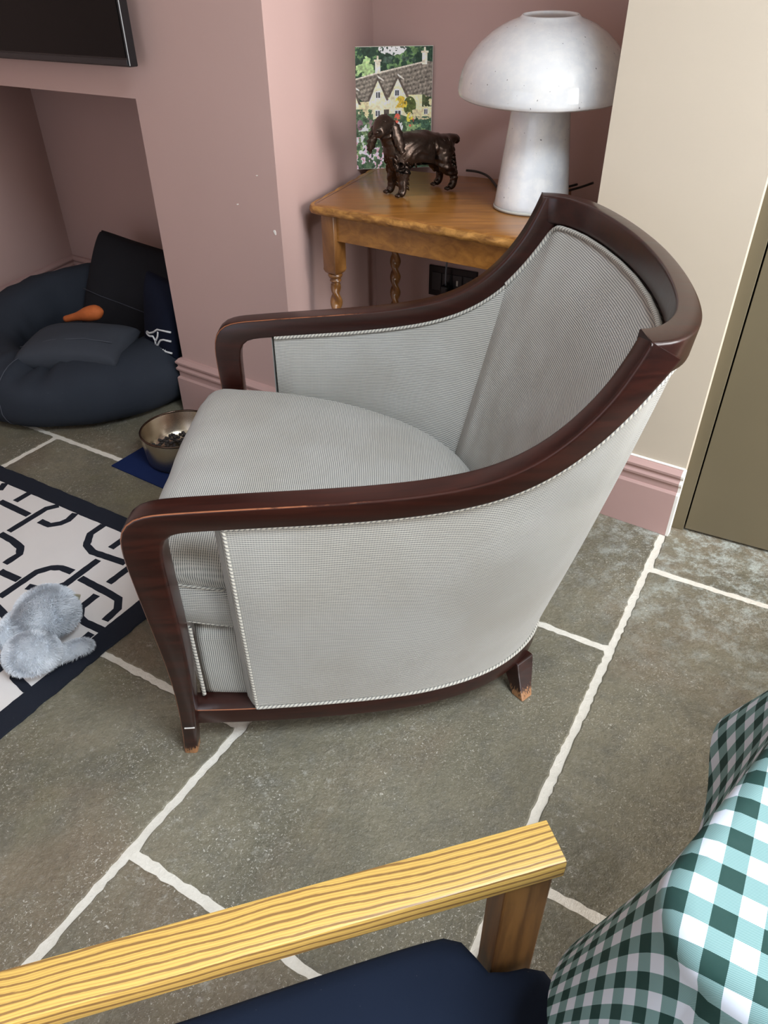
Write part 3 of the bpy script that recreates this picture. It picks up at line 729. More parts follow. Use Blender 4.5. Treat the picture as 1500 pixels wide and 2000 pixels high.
tag(cd.build('lamp_cord', M['cable'], None, True), 'black lamp flex trailing across the back of the oak table', 'cord')

# ------------------------------------------------------------------ picture: painted view of a stone cottage
def picture():
    W_, H_ = .252, .325; nx, ny = 240, 310
    rg = np.random.RandomState(4); img = np.zeros((ny, nx, 3))
    yy, xx = np.mgrid[0:ny, 0:nx]; X = xx / nx; Y = yy / ny           # Y from top
    def n2(sc, seed, oct=4):
        o = np.zeros((ny, nx)); a = 1; tot = 0
        r = np.random.RandomState(seed)
        for k in range(oct):
            g = r.rand(int(sc * 2 ** k * 1.3) + 3, int(sc * 2 ** k) + 3); fy = Y * (g.shape[0] - 2); fx = X * (g.shape[1] - 2)
            iy = fy.astype(int); ix = fx.astype(int); ty = fy - iy; tx = fx - ix
            v = g[iy, ix] * (1 - ty) * (1 - tx) + g[iy + 1, ix] * ty * (1 - tx) + g[iy, ix + 1] * (1 - ty) * tx + g[iy + 1, ix + 1] * ty * tx
            o += v * a; tot += a; a *= .6
        return o / tot
    def put(mask, c, var=0.0, nn=None):
        c = np.array(c) / 255.
        v = c[None, None, :] * np.ones((ny, nx, 1))
        if nn is not None: v = v * (1 - var + 2 * var * nn[:, :, None])
        img[mask] = np.clip(v, 0, 1)[mask]
    def inpoly(P):
        m = np.zeros((ny, nx), bool); j = len(P) - 1
        for i in range(len(P)):
            (xi, yi), (xj, yj) = P[i], P[j]
            c = ((yi > Y) != (yj > Y)) & (X < (xj - xi) * (Y - yi) / ((yj - yi) or 1e-9) + xi); m ^= c; j = i
        return m
    a, b, c_, d_ = n2(8, 1), n2(20, 2), n2(40, 3, 2), n2(14, 5)
    put(Y < 2, (36, 60, 44), .7, b); put(b > .55, (84, 112, 70), .4, c_)
    put((a > .56) & (Y < .22) & (X < .3), (150, 176, 120), .3, c_); put((((X - .52) ** 2 / .05 + (Y - .0) ** 2 / .006) < 1.6 * a) & (b > .42), (232, 234, 234)); put((X > .3) & (X < .8) & (Y < .12) & (a > .5), (60, 78, 66), .4, c_)
    roof = inpoly([(.03, .25), (.33, .195), (.92, .11), (1, .12), (1, .40), (.75, .38), (.62, .40), (.2, .44), (.02, .36)])
    tiles = (np.sin((Y + .16 * X) * 175) * .5 + .5) * .3 + (np.sin(X * 150 + 3 * np.floor((Y + .16 * X) * 28)) * .5 + .5) * .15 + n2(60, 31, 2) * .75 - .1
    put(roof, (112, 104, 94), .5, tiles); put(inpoly([(.03, .25), (.33, .195), (.92, .11), (.92, .122), (.33, .208), (.03, .262)]), (190, 182, 168))
    wallm = inpoly([(.03, .42), (.2, .43), (.62, .38), (.9, .38), (1, .42), (1, .62), (.03, .62)]); put(wallm, (206, 194, 152), .28, d_)
    for gx, gy, w_, hb in ((.345, .245, .115, .42), (.585, .235, .12, .40), (.05, .32, .07, .45)):
        put(inpoly([(gx - w_ - .02, hb), (gx, gy - .02), (gx + w_ + .02, hb)]), (80, 70, 62), .3, c_)
        put(inpoly([(gx - w_, hb + .02), (gx, gy + .012), (gx + w_, hb + .02), (gx + w_, .56), (gx - w_, .56)]), (212, 204, 170), .25, d_)
        put(inpoly([(gx - .005, gy - .028), (gx + .075, gy + .012), (gx + .07, gy + .022), (gx, gy - .01)]), (200, 194, 184))
    for cx_, y0_, y1_, w_ in ((.345, .075, .205, .032), (.905, .015, .14, .032)):
        put((abs(X - cx_) < w_) & (Y > y0_ + .02) & (Y < y1_), (214, 206, 186), .15, c_); put((abs(X - cx_) < w_ * 1.35) & (Y > y0_ + .02) & (Y < y0_ + .035), (196, 186, 164)); put((abs(X - cx_) < .01) & (Y > y0_ - .01) & (Y < y0_ + .03), (200, 190, 170))
    for wx, wy, w_, h_ in ((.345, .375, .03, .03), (.575, .36, .03, .028), (.055, .395, .02, .03), (.34, .525, .03, .028), (.585, .53, .042, .03), (.93, .52, .022, .025)):
        put((abs(X - wx) < w_) & (abs(Y - wy) < h_), (228, 222, 206)); put((abs(X - wx) < w_ * .8) & (abs(Y - wy) < h_ * .75), (60, 62, 66), .3, c_)
        put((abs(X - wx) < .004) & (abs(Y - wy) < h_), (228, 222, 206))
    put((abs(X - .445) < .03) & (Y > .495) & (Y < .57), (70, 62, 56))
    put(((X - .73) ** 2 / .006 + (Y - .47) ** 2 / .006 < 1) & (d_ > .42), (70, 80, 40), .5, c_); put(((X - .62) ** 2 / .006 + (Y - .45) ** 2 / .004 < 1) & (d_ > .56), (196, 164, 60), .3, c_)
    put((X > .88) & (Y > .38) & (Y < .48) & (d_ > .45), (62, 70, 44), .5, c_)
    put((Y > .56 + .03 * np.sin(X * 9)), (70, 92, 66), .6, b); put((Y > .49) & (X < .28) & (Y < .62) & (d_ > .42), (74, 96, 70), .5, c_)
    put((Y > .56) & (X > .72) & (d_ > .4), (58, 84, 66), .5, c_); put((Y > .6) & (b > .58) & (Y < .9), (128, 152, 104), .3, c_)
    for fx, fy, col in ((.58, .575, (206, 92, 74)), (.745, .60, (214, 74, 66)), (.73, .57, (216, 178, 70)), (.61, .64, (230, 236, 226)), (.14, .68, (220, 232, 214)), (.2, .66, (210, 226, 206)), (.12, .62, (120, 96, 104)), (.24, .6, (128, 104, 108))):
        put(((X - fx) ** 2 / .0014 + (Y - fy) ** 2 / .002 < 1) & (c_ > .45), col, .2, b)
    fl = (Y > .72) & (n2(26, 9, 2) > .56) & (X < .6); put(fl, (226, 176, 192), .25, c_); put(fl & (b > .56), (240, 214, 222)); put((Y > .72) & (n2(26, 12, 2) < .36), (44, 66, 48), .4, c_)
    img[:] = np.clip((img * 1.22 + .035) * (0.9 + .25 * n2(60, 21, 1)[:, :, None]), 0, 1)
    L = np.where(img <= .04045, img / 12.92, ((img + .055) / 1.055) ** 2.4)
    V = [((i / nx - .5) * W_, 0, H_ * (1 - j / ny)) for j in range(ny + 1) for i in range(nx + 1)]
    F = [(j * (nx + 1) + i, (j + 1) * (nx + 1) + i, (j + 1) * (nx + 1) + i + 1, j * (nx + 1) + i + 1) for j in range(ny) for i in range(nx)]
    m_ = NT('printed_cottage_view'); at = m_.t.nodes.new('ShaderNodeVertexColor'); at.layer_name = 'Col'; m_.color(at.outputs[0]); m_.rough(.42); m_.b.inputs['Specular IOR Level'].default_value = .35
    p0 = Vector((-.094, 2.500, .7212)); p1 = Vector((.157, 2.532, .7212)); d = (p1 - p0).normalized()
    th = thing('canvas_print', 'unframed canvas print of a stone cottage garden leaning in the alcove corner', 'picture', (p0 + p1) / 2, math.atan2(d.y, d.x))
    th.rotation_euler = (R(-1.2), 0, math.atan2(d.y, d.x))
    o = mesh('print', V, F, m_.m, th, smooth=False, fix=False)
    ca = o.data.color_attributes.new('Col', 'FLOAT_COLOR', 'CORNER'); flat = np.ones((len(F) * 4, 4), np.float32); flat[:, :3] = np.repeat(L.reshape(-1, 3), 4, axis=0); ca.data.foreach_set('color', flat.ravel())
    mb = MB(); mb.box((0, .007, H_ / 2), (W_ + .003, .0135, H_ + .0025), bev=.001); mb.build('canvas_board', plain('white_canvas_edge', lin(214, 210, 198), .8), th)
picture()

# ------------------------------------------------------------------ bronze spaniel
def skin_body(name, verts, edges, radii, mat, parent, sub=2, root=0):
    me = bpy.data.meshes.new(name); me.from_pydata(verts, edges, []); o = bpy.data.objects.new(name, me); COL.objects.link(o)
    sk = o.modifiers.new('skin', 'SKIN'); sk.use_smooth_shade = True
    lay = me.skin_vertices[0].data if me.skin_vertices else None
    if lay is None:
        bm = bmesh.new(); bm.from_mesh(me); bm.verts.layers.skin.verify(); bm.to_mesh(me); bm.free(); lay = me.skin_vertices[0].data
    for i, r in enumerate(radii): lay[i].radius = r if isinstance(r, tuple) else (r, r); lay[i].use_root = (i == root)
    ss_ = o.modifiers.new('sub', 'SUBSURF'); ss_.levels = sub; ss_.render_levels = sub
    dg = bpy.context.evaluated_depsgraph_get(); me2 = bpy.data.meshes.new_from_object(o.evaluated_get(dg)); bpy.data.objects.remove(o)
    me2.materials.clear(); me2.materials.append(mat); me2.polygons.foreach_set('use_smooth', [True] * len(me2.polygons))
    me2.name = name; o2 = bpy.data.objects.new(name, me2); COL.objects.link(o2); o2.parent = parent; return o2
dogC = Vector((.112, 2.197, .7205)); dogA = R(-148.07)
dog = thing('dog_statuette', 'bronze spaniel statuette standing on the oak table before the cottage print', 'statuette', dogC, dogA)
BV = [(-.090, 0, .117), (-.064, 0, .114), (-.024, 0, .117), (.022, 0, .113), (.064, 0, .109), (.091, 0, .121), (.104, .003, .142), (.116, .006, .164)]   # rump .. skull base
BR_ = [(.022, .022), (.032, .034), (.032, .034), (.035, .039), (.041, .051), (.037, .042), (.027, .027), (.026, .026)]
BV += [(.129, .011, .182), (.144, .021, .175), (.157, .031, .167), (.165, .037, .163)]; BR_ += [.030, .0235, .0175, .0135]     # head, muzzle
E_ = [(i, i + 1) for i in range(11)]
def leg(anchor, pts, rs):
    b = len(BV); BV.extend(pts); BR_.extend(rs); E_.append((anchor, b)); E_.extend((b + i, b + i + 1) for i in range(len(pts) - 1))
for s in (-1, 1):
    leg(4, [(.078, s * .018, .088), (.078, s * .026, .058), (.080, s * .028, .028), (.081, s * .029, .010), (.094, s * .030, .0065)], [.024, .0175, .0125, .0115, .0105])
    leg(1, [(-.060, s * .022, .092), (-.056, s * .030, .066), (-.090, s * .033, .040), (-.086, s * .034, .012), (-.070, s * .034, .0065)], [.027, .021, .0115, .0105, .0105])
leg(0, [(-.104, 0, .128), (-.116, 0, .122), (-.118, 0, .113)], [.014, .0125, .011])
BR_ = [tuple(q * 1.05 for q in r) if isinstance(r, tuple) else r * 1.05 for r in BR_]
body = skin_body('body', BV, E_, BR_, M['bronze'], dog, 3, 3)
# carved coat: curling locks raised from the surface
me = body.data; co_ = np.empty(len(me.vertices) * 3, np.float32); me.vertices.foreach_get('co', co_); co_ = co_.reshape(-1, 3); nr = np.empty_like(co_).ravel(); me.vertices.foreach_get('normal', nr); nr = nr.reshape(-1, 3)
for i in range(len(co_)):
    x, y, z = co_[i]; coat = max(0, min(1, (z - .02) / .03)) * (0.25 if x > .125 else 1) * (1 if (z < .135 or x > .085) else .45)
    w = nz((x * 1.0, y, z), 24); w2 = nz((x + 3, y, z), 45); d = (math.sin(x * 110 + z * 230 + 7 * w) * .0019 + math.sin(x * 60 - z * 120 + 9 * w2) * .0008) * coat
    if 0.03 < z < .09 and (x < .075 and x > .04 or x < -.08): d += abs(math.sin(z * 330)) * .0012
    co_[i] += nr[i] * d
me.vertices.foreach_set('co', co_.ravel()); me.update()
def tuft(c, sz, rot, name, wave=.002):
    bm = bmesh.new(); bmesh.ops.create_uvsphere(bm, u_segments=24, v_segments=18, radius=1); mt = Matrix.Translation(c) @ rot.to_4x4() @ Matrix.Diagonal((*sz, 1))
    bmesh.ops.transform(bm, matrix=mt, verts=bm.verts)
    for v in bm.verts: v.co += v.normal * wave * math.sin(v.co.z * 420 + v.co.x * 260 + 5 * nz(v.co, 30))
    me = bpy.data.meshes.new(name); bm.to_mesh(me); bm.free(); me.materials.append(M['bronze']); me.polygons.foreach_set('use_smooth', [True] * len(me.polygons))
    o = bpy.data.objects.new(name, me); COL.objects.link(o); o.parent = dog; return o
tuft((.101, .037, .150), (.0155, .0085, .041), Matrix.Rotation(R(16), 3, 'Y') @ Matrix.Rotation(R(8), 3, 'X'), 'ear', .0026)
tuft((.152, -.010, .145), (.0135, .007, .035), Matrix.Rotation(R(-8), 3, 'Y') @ Matrix.Rotation(R(-12), 3, 'X'), 'ear', .0026)
tuft((.171, .0425, .169), (.0045, .006, .0042), Matrix.Rotation(R(30), 3, 'Z'), 'nose', 0)
for p in ((.140, .0345, .191), (.153, .013, .191)): tuft(p, (.003, .003, .0028), Matrix.Identity(3), 'eye', 0)
fb = MB()
for i in range(16):   # feathering: ragged locks on chest, belly and legs
    a = i / 15
    fb.tube([(.086 + .022 * (1 - a), (i % 3 - 1) * .010, .118 - .036 * a), (.090 + .016 * (1 - a), (i % 3 - 1) * .013, .098 - .032 * a), (.088 + .012 * (1 - a), (i % 3 - 1) * .012, .086 - .030 * a)], [.0095, .0075, .0015], 8)
for i in range(9):
    x = -.035 + i * .012; fb.tube([(x, .017 * (-1) ** i, .098), (x - .003, .016 * (-1) ** i, .086), (x - .007, .013 * (-1) ** i, .077)], [.0065, .005, .001], 8)
for s in (-1, 1):
    for i in range(6):
        z = .088 - i * .0125; fb.tube([(.073, s * .026, z), (.064, s * .027, z - .004), (.0585, s * .027, z - .011)], [.006, .0045, .001], 8)
    for i in range(5):
        z = .098 - i * .012; fb.tube([(-.075 - .004 * i, s * .028, z), (-.087 - .003 * i, s * .031, z - .005), (-.092 - .002 * i, s * .032, z - .012)], [.0065, .0045, .001], 8)
    for k in range(3): 
        for (fx, fy) in ((.094, .030), (-.070, .034)): fb.tube([(fx, s * fy + (k - 1) * .0052, .007), (fx + .008, s * fy + (k - 1) * .006, .0045)], [.0042, .0034], 8)
rl = random.Random(3)
for s_ in (-1, 1):      # curled locks of the ruff, shoulder and flank
    for k in range(30):
        x = rl.uniform(.045, .112) if k < 20 else rl.uniform(-.09, .03); z = rl.uniform(.085, .150) if k < 20 else rl.uniform(.105, .140)
        lim = .030 - .10 * abs(x - .075) * .5 if k < 20 else .027
        y = s_ * (lim * (1 - ((z - .112) / .055) ** 2 * .45) + .002)
        c_ = rl.uniform(-.004, .004); fb.tube(smooth_poly([(x, y * .96, z), (x - .005, y * 1.05, z - .006 + c_), (x - .007 + c_, y * 1.03, z - .014), (x - .014, y * .93, z - .019)], 9), [.0012, .0026, .0036, .004, .0038, .0033, .0027, .0018, .0006], 7)
tag(fb.build('feathering', M['bronze'], dog, True), kind='stuff')

# ------------------------------------------------------------------ sockets
def socket(name, label, s0, w, kids):
    c = Bc + bD * (s0 + w / 2) - bN * .0045
    t = thing(name, label, 'socket', (c.x, c.y, .357), math.atan2(bD.y, bD.x), 'black sockets under the oak table')
    mb = MB(); mb.box((0, 0, 0), (w, .009, .103), bev=.002); mb.build('plate', M['socket'], t)
    for k in range(kids):
        x = (k - (kids - 1) / 2) * w / (kids + .6)
        mb = MB(); mb.box((x, -.005, .0), (w / (kids + 1.0), .005, .062), bev=.0015); mod = mb.build('outlet', M['socket_in'], t)
        if k >= kids - 2:
            mb = MB(); mb.box((x, -.008, .004), (.006, .002, .018)); mb.build('usb_port', M['usb'], mod)
    return t
sk1 = socket('wall_socket', 'black nickel socket plate with grey cable on the alcove wall', .217, .18, 4)
socket('wall_socket', 'second black socket plate, mostly hidden behind the tub armchair', .415, .09, 1)
pc = Bc + bD * .292 - bN * .03
mb = MB(); mb.box((0, 0, .0), (.03, .034, .04), Matrix.Rotation(math.atan2(bD.y, bD.x), 3, 'Z'), .006)
pg = thing('charging_cable', 'grey cable plugged into the black socket and running up behind the table', 'cable', (pc.x, pc.y, .335))
mb.V = [(v[0], v[1], v[2]) for v in mb.V]; mb.build('plug', M['socket_in'], pg)
mb = MB(); mb.tube(smooth_poly([(0, 0, .02), (-.002, -.004, .06), (.002, -.006, .13), (0, -.002, .24), (-.004, .0, .32)], 24), .0032, 8); mb.build('lead', M['cable_grey'], pg, True)

# ------------------------------------------------------------------ television
tv = thing('television', 'wall mounted black flat screen television above the niche', 'television', kn(-.408, -.062, 1.028), math.atan2(U.y, U.x))
# local x = U, y = N ; lower right corner at origin
mb = MB(); mb.box((-.55, .014, .315), (1.10, .028, .63), bev=.003); mb.build('tv_case', M['bezel'], tv)
mb = MB(); mb.box((-.55, -.0005, .322), (1.085, .003, .604)); mb.build('tv_screen', M['screen'], tv)
mb = MB(); mb.box((-.55, -.001, .010), (1.09, .004, .012)); mb.build('lower_bezel', plain('grey_bezel', (.012, .012, .014), .3), tv)
mb = MB(); mb.box((-.55, .045, .3), (.3, .034, .25)); mb.build('bracket', M['bezel'], tv)

# ------------------------------------------------------------------ dog bed in the niche
def bed():
    c = kn(-1.01, .015); t = thing('dog_bed', 'large round charcoal dog bed on the floor under the niche lintel', 'dog bed', c, math.atan2(U.y, U.x))
    V = []; nu, nvv = 110, 30
    for i in range(nu):
        a = 2 * PI * i / nu; ca, sa = math.cos(a), math.sin(a)
        back = max(0, -ca * .75 + sa * .65); back = min(1, max(0, back)) ** 1.2
        rr = .132 - .045 * back; hz = .215 + .09 * back; R0 = .362 - .012 * back
        for j in range(nvv):
            b = 2 * PI * j / nvv; cb, sb = math.cos(b), math.sin(b)
            x = rr * np.sign(cb) * abs(cb) ** .85; z = np.sign(sb) * abs(sb) ** .8
            zz = hz / 2 + hz / 2 * z
            w = .010 * nz((ca * 2.2, sa * 2.2, b * .7), 1.6) + .006 * nz((ca * 6, sa * 6, b * .5), 1.5) * (1 if sb > -.2 else .2)
            dent = (-.035 * math.exp(-((a - R(300)) / .18) ** 2) + .012 * math.sin(a * 34) * math.exp(-((a - R(296)) / .3) ** 2)) * max(0, sb) ** 1.5 if True else 0
            r_ = R0 + x + w * (1 if zz > .02 else 0); zz = max(.0, zz + dent + w * .6 * (1 if zz > .04 else 0))
            V.append((r_ * ca, r_ * sa, zz))
    F = grid_faces(nu, nvv, True, True)
    o = mesh('bolster', V, F, M['charcoal'], t)
    for a in (R(291), R(20)):
        i = int(a / (2 * PI) * nu); mb = MB(); pts = [Vector(V[i * nvv + j % nvv]) for j in range(-4, 9)]
        mb.tube([p + Vector((math.cos(a), math.sin(a), 0)) * .0012 for p in pts], .0015, 6, cap=False); mb.build('seam', M['seam'], o, True)
    V = []; n = 28
    for i in range(n + 1):
        for j in range(48):
            a = 2 * PI * j / 48; r_ = .345 * i / n; V.append((r_ * math.cos(a), r_ * math.sin(a), .10 + .05 * (i / n) ** 3 + .012 * nz((r_ * math.cos(a) * 6, r_ * math.sin(a) * 6, 2), 1.2)))
    mesh('inner_pad', V, grid_faces(n + 1, 48, cc=True), M['black_cloth'], t)
    return t
bed()
def pillow(name, w, h, th, mat, corner=.14, nn=34, seed=0, wr=.004):
    V = []; 
    for side in (1, -1):
        for i in range(nn + 1):
            for j in range(nn + 1):
                s, t = -1 + 2 * i / nn, -1 + 2 * j / nn
                x = s * w / 2 * (1 - corner * (1 - t * t) * abs(s) ** 2 * .0 - corner * (1 - abs(t) ** 3) * (abs(s) ** 3))
                y = t * h / 2 * (1 - corner * (1 - abs(s) ** 3) * (abs(t) ** 3))
                f = ((1 - s * s) * (1 - t * t)); z = th / 2 * f ** .38
                x *= 1 - .07 * (s * t) ** 4; y *= 1 - .07 * (s * t) ** 4; e = f ** .5; z += wr * nz((x * 9 + seed, y * 9, side * 3), 1.0) * e * 2
                V.append((x, y, side * z))
    F = grid_faces(nn + 1, nn + 1); m_ = (nn + 1) ** 2; F = F + [tuple(m_ + k for k in f[::-1]) for f in F]
    me = bpy.data.meshes.new(name); me.from_pydata(V, [], F); bm = bmesh.new(); bm.from_mesh(me); bmesh.ops.remove_doubles(bm, verts=bm.verts, dist=1e-5); bmesh.ops.recalc_face_normals(bm, faces=bm.faces); bm.to_mesh(me); bm.free()
    me.materials.append(mat); me.polygons.foreach_set('use_smooth', [True] * len(me.polygons)); o = bpy.data.objects.new(name, me); COL.objects.link(o); return o
def orient(o, x, y, loc):
    x = Vector(x).normalized(); y = Vector(y); y = (y - x * y.dot(x)).normalized(); z = x.cross(y)
    o.matrix_world = Matrix(((x.x, y.x, z.x, loc[0]), (x.y, y.y, z.y, loc[1]), (x.z, y.z, z.z, loc[2]), (0, 0, 0, 1)))
def ud(u, n, z): return un(u, n, z)
p1 = pillow('cushion', .50, .42, .20, M['black_cloth'], .08, seed=3)
orient(p1, ud(1, .15, -.13), ud(-.1, .42, .95), kn(-1.00, .27, .222)); tag(p1, 'big black square cushion standing upright at the back of the dog bed', 'cushion')
mb = MB(); mb.tube([(-.2, -.03, .081), (-.1, -.035, .097), (0, -.036, .1005), (.1, -.04, .097), (.2, -.045, .080)], .0016, 6); mb.build('seam', M['seam'], p1, True)
p2 = pillow('cushion', .38, .25, .12, M['charcoal2'], .10, seed=8, wr=.006)
orient(p2, ud(.93, .50, .03), ud(-.42, .88, .08), kn(-.815, -.155, .212)); tag(p2, 'small slate grey cushion lying in the hollow of the dog bed', 'cushion')
mb = MB(); mb.tube([(-.16, -.07, .035), (-.05, -.055, .055), (.06, -.05, .058), (.15, -.05, .044)], .0012, 6); mb.build('seam', M['seam'], p2, True)
p3 = pillow('cushion', .19, .27, .08, M['navy'], .08, seed=12)
orient(p3, ud(1, -.12, -.05), ud(.0, .2, 1), kn(-.606, .05, .30)); tag(p3, 'navy cushion with white embroidery half hidden behind the chimney jamb', 'cushion')
em = MB()
for P in ([(-.108, -.098), (-.09, -.10), (-.06, -.088), (-.03, -.068), (0, -.064), (.04, -.062)], [(-.108, -.110), (-.09, -.112), (-.062, -.105), (-.05, -.118), (-.052, -.134)], [(-.105, -.140), (-.08, -.146), (-.05, -.140), (-.03, -.128), (-.022, -.11), (0, -.1), (.04, -.098)], [(-.105, -.152), (-.07, -.153), (-.03, -.15), (0, -.148), (.04, -.146)], [(-.046, -.118), (-.03, -.095), (-.026, -.076)], [(-.108, -.098), (-.113, -.104), (-.108, -.110)], [(-.105, -.140), (-.111, -.146), (-.105, -.152)]):
    def zp(x, y): f = (1 - (x / .095) ** 2) * (1 - (y / .135) ** 2); return .04 * max(f, .001) ** .38 + .001
    P = [(x * .8 + .048, y * .86 + .022) for x, y in P]; em.tube([(x, y, zp(x, y)) for x, y in resample(P, 10)], .0034, 6)
for k in range(10): 
    x = -.03 + k * .009; em.tube([(x, -.099, zp(x, -.099) + .001), (x + .003, -.106, zp(x + .003, -.106) + .001)], .002, 5)
em.build('embroidery', M['thread'], p3, True)
# toys in the bed
toy = thing('rope_toy', 'orange knitted bone toy tucked behind the small grey cushion', 'toy', kn(-.945, .0, .252), 0)
mb = MB(); mb.tube(smooth_poly([tuple(un(-.10, -.035, -.03)), tuple(un(-.04, -.02, -.012)), tuple(un(.0, -.005, .0)), tuple(un(.03, .01, .008)), tuple(un(.055, .02, .014))], 22), [.011, .012, .012, .0125, .013, .0135, .014, .015, .016, .018, .02, .022, .024, .0255, .0265, .027, .027, .0265, .025, .021, .014, .004], 14)
mb.build('knitted_bone', M['orange'], toy, True)
hd = thing('chew_bone', 'beige rawhide knot poking out left of the small grey cushion', 'chew', kn(-.945, -.2, .225))
mb = MB(); mb.tube([tuple(un(-.02, -.015, .0)), tuple(un(-.008, -.01, .006)), tuple(un(.01, 0, .004)), tuple(un(.05, .03, .0))], [.013, .015, .011, .01], 10); mb.tube([tuple(un(-.018, .01, .004)), tuple(un(-.008, .0, .006)), tuple(un(.012, .01, .0))], [.012, .012, .008], 10)
mb.build('knot', M['hide'], hd, True)

# ------------------------------------------------------------------ bowl and mat
mtO = Vector((-.836, 1.901, 0)); ma = R(-33.8); mbv = R(58)
mt = MB(); P = [mtO, mtO + Vector((math.cos(ma), math.sin(ma), 0)) * .44, mtO + Vector((math.cos(ma), math.sin(ma), 0)) * .44 + Vector((math.cos(mbv), math.sin(mbv), 0)) * .28, mtO + Vector((math.cos(mbv), math.sin(mbv), 0)) * .28]
mt.prism([(p.x, p.y) for p in P], .0005, .004); tag(mt.build('feeding_mat', M['mat']), 'navy felt feeding mat on the stone floor under the steel bowl', 'mat')
bw = thing('dog_bowl', 'brushed steel dog bowl on the navy mat beside the armchair', 'bowl', (-.623, 1.950, .0045))
mb = MB(); mb.lathe([(0, .004), (.102, .003), (.108, .008), (.1105, .03), (.1135, .065), (.1155, .097), (.115, .100), (.1125, .099), (.109, .08), (.100, .042), (.085, .022), (.05, .0145), (0, .0135)], 64); autosmooth(mb.build('bowl_body', M['steel'], bw), 50)
mb = MB(); mb.lathe([(.112, .0975), (.116, .0965), (.1175, .100), (.115, .1025), (.112, .1015)], 64, close=True); mb.build('rim', plain('dark_steel_rim', lin(92, 76, 66), .2, 1.0), bw, True)
mb = MB(); mb.lathe([(.095, 0), (.101, 0), (.101, .006), (.095, .006)], 48, close=True); mb.build('foot_ring', M['rubber'], bw, True)
kb = MB(); rnd = random.Random(5)
for k in range(150):
    r_ = .078 * math.sqrt(rnd.random()); a = rnd.random() * 2 * PI; x, y = r_ * math.cos(a) - .012, r_ * math.sin(a) - .0
    lay = rnd.randint(0, 1); z = .030 + lay * .009 + max(0, r_ - .05) * .15
    bm = bmesh.new(); bmesh.ops.create_icosphere(bm, subdivisions=1, radius=.0068); bmesh.ops.transform(bm, matrix=Matrix.Translation((x, y, z)) @ Matrix.Rotation(rnd.random() * 3, 4, 'X') @ Matrix.Diagonal((1, 1, .6, 1)), verts=bm.verts)
    bm.verts.index_update(); kb.add([v.co[:] for v in bm.verts], [[v.index for v in f.verts] for f in bm.faces]); bm.free()
ko = kb.build('kibble', M['kibble'], None, True); ko.location = (-.623, 1.950, .0045); tag(ko, 'small heap of dark brown kibble at the bottom of the steel bowl', 'dog food', None, 'stuff')

# ------------------------------------------------------------------ rug
RC = Vector((-.4267, 1.4568, 0)); ra = R(149.3)
rug = thing('rug', 'flatwoven cream rug with black border and interlocking black lattice', 'rug', RC, ra)
# local x = along top edge, y = along right edge (local y axis is rotated +90)
RL, RW, BW = 2.1, 1.25, .055
def ragged(p, q, k, amp, seed): 
    return [(p[0] + (q[0] - p[0]) * i / k + (amp * nz((i * .6, seed, 0), 1) if p[0] == q[0] else 0), p[1] + (q[1] - p[1]) * i / k + (amp * nz((i * .6, seed, 0), 1) if p[1] == q[1] else 0)) for i in range(k)]
mb = MB(); mb.prism([(0.02, .02), (RL - .02, .02), (RL - .02, RW - .02), (.02, RW - .02)], .0005, .0052); fld = mb.build('field', M['rug_white'], rug)
for a, b, c_, d_ in (((0, 0), (RL, 0), (RL - BW, BW), (BW, BW)), ((0, RW), (RL, RW), (RL - BW, RW - BW), (BW, RW - BW)), ((0, 0), (0, RW), (BW, RW - BW), (BW, BW)), ((RL, 0), (RL, RW), (RL - BW, RW - BW), (RL - BW, BW))):
    k = 90; out = ragged(a, b, k, .005, a[0] + b[1]) + [b]; inn = [(d_[0] + (c_[0] - d_[0]) * i / k, d_[1] + (c_[1] - d_[1]) * i / k) for i in range(k + 1)]
    inn = [(x + (.0018 * nz((i * 1.7, 3, 1), 1) if a[0] == b[0] else 0), y + (.0018 * nz((i * 1.7, 5, 1), 1) if a[1] == b[1] else 0)) for i, (x, y) in enumerate(inn)]
    V = [(x, y, z) for z in (.0004, .0062) for x, y in out + inn]; n = k + 1; m0 = 2 * n
    F = [(m0 + i, m0 + i + 1, m0 + n + i + 1, m0 + n + i) for i in range(k)] + [(i, i + 1, m0 + i + 1, m0 + i) for i in range(k)] + [(n + i, n + i + 1, m0 + n + i + 1, m0 + n + i) for i in range(k)] + [(i, i + 1, n + i + 1, n + i) for i in range(k)]
    mesh('border', V, F, M['rug_black'], rug, smooth=False)
LAT = [[(.529, .13), (.49, .13), (.47, .109), (.464, .088), (.472, .057)], [(.562, .204), (.562, .082), (.543, .054)], [(.707, .124), (.579, .127)], [(.757, .088), (.775, .056)], [(.669, .102), (.669, .056)], [(.267, .056), (.267, .117)],
 [(.362, .056), (.362, .101), (.332, .140), (.296, .152), (.187, .141)], [(.258, .167), (.255, .274), (.273, .305), (.297, .318), (.33, .326)], [(.574, .222), (.519, .225), (.476, .233), (.454, .253), (.454, .297)],
 [(.356, .384), (.356, .278), (.338, .249), (.315, .236), (.277, .233)], [(.166, .128), (.166, .217)], [(.242, .239), (.136, .243), (.101, .246), (.077, .271), (.073, .314)], [(.158, .262), (.156, .312), (.133, .336), (.108, .341), (.052, .339)],
 [(.068, .358), (.068, .396)], [(.439, .323), (.37, .32)], [(.335, .41), (.281, .421), (.263, .444), (.250, .475)], [(.192, .506), (.161, .511)], [(.157, .545), (.157, .509)],
 [(.052, .137), (.06, .16)], [(.439, .323), (.455, .36), (.455, .43)], [(.54, .33), (.54, .42), (.57, .45)], [(.14, .43), (.14, .50), (.11, .53), (.055, .54)], [(.25, .475), (.25, .53), (.28, .56)], [(.35, .48), (.41, .485), (.45, .51)]]
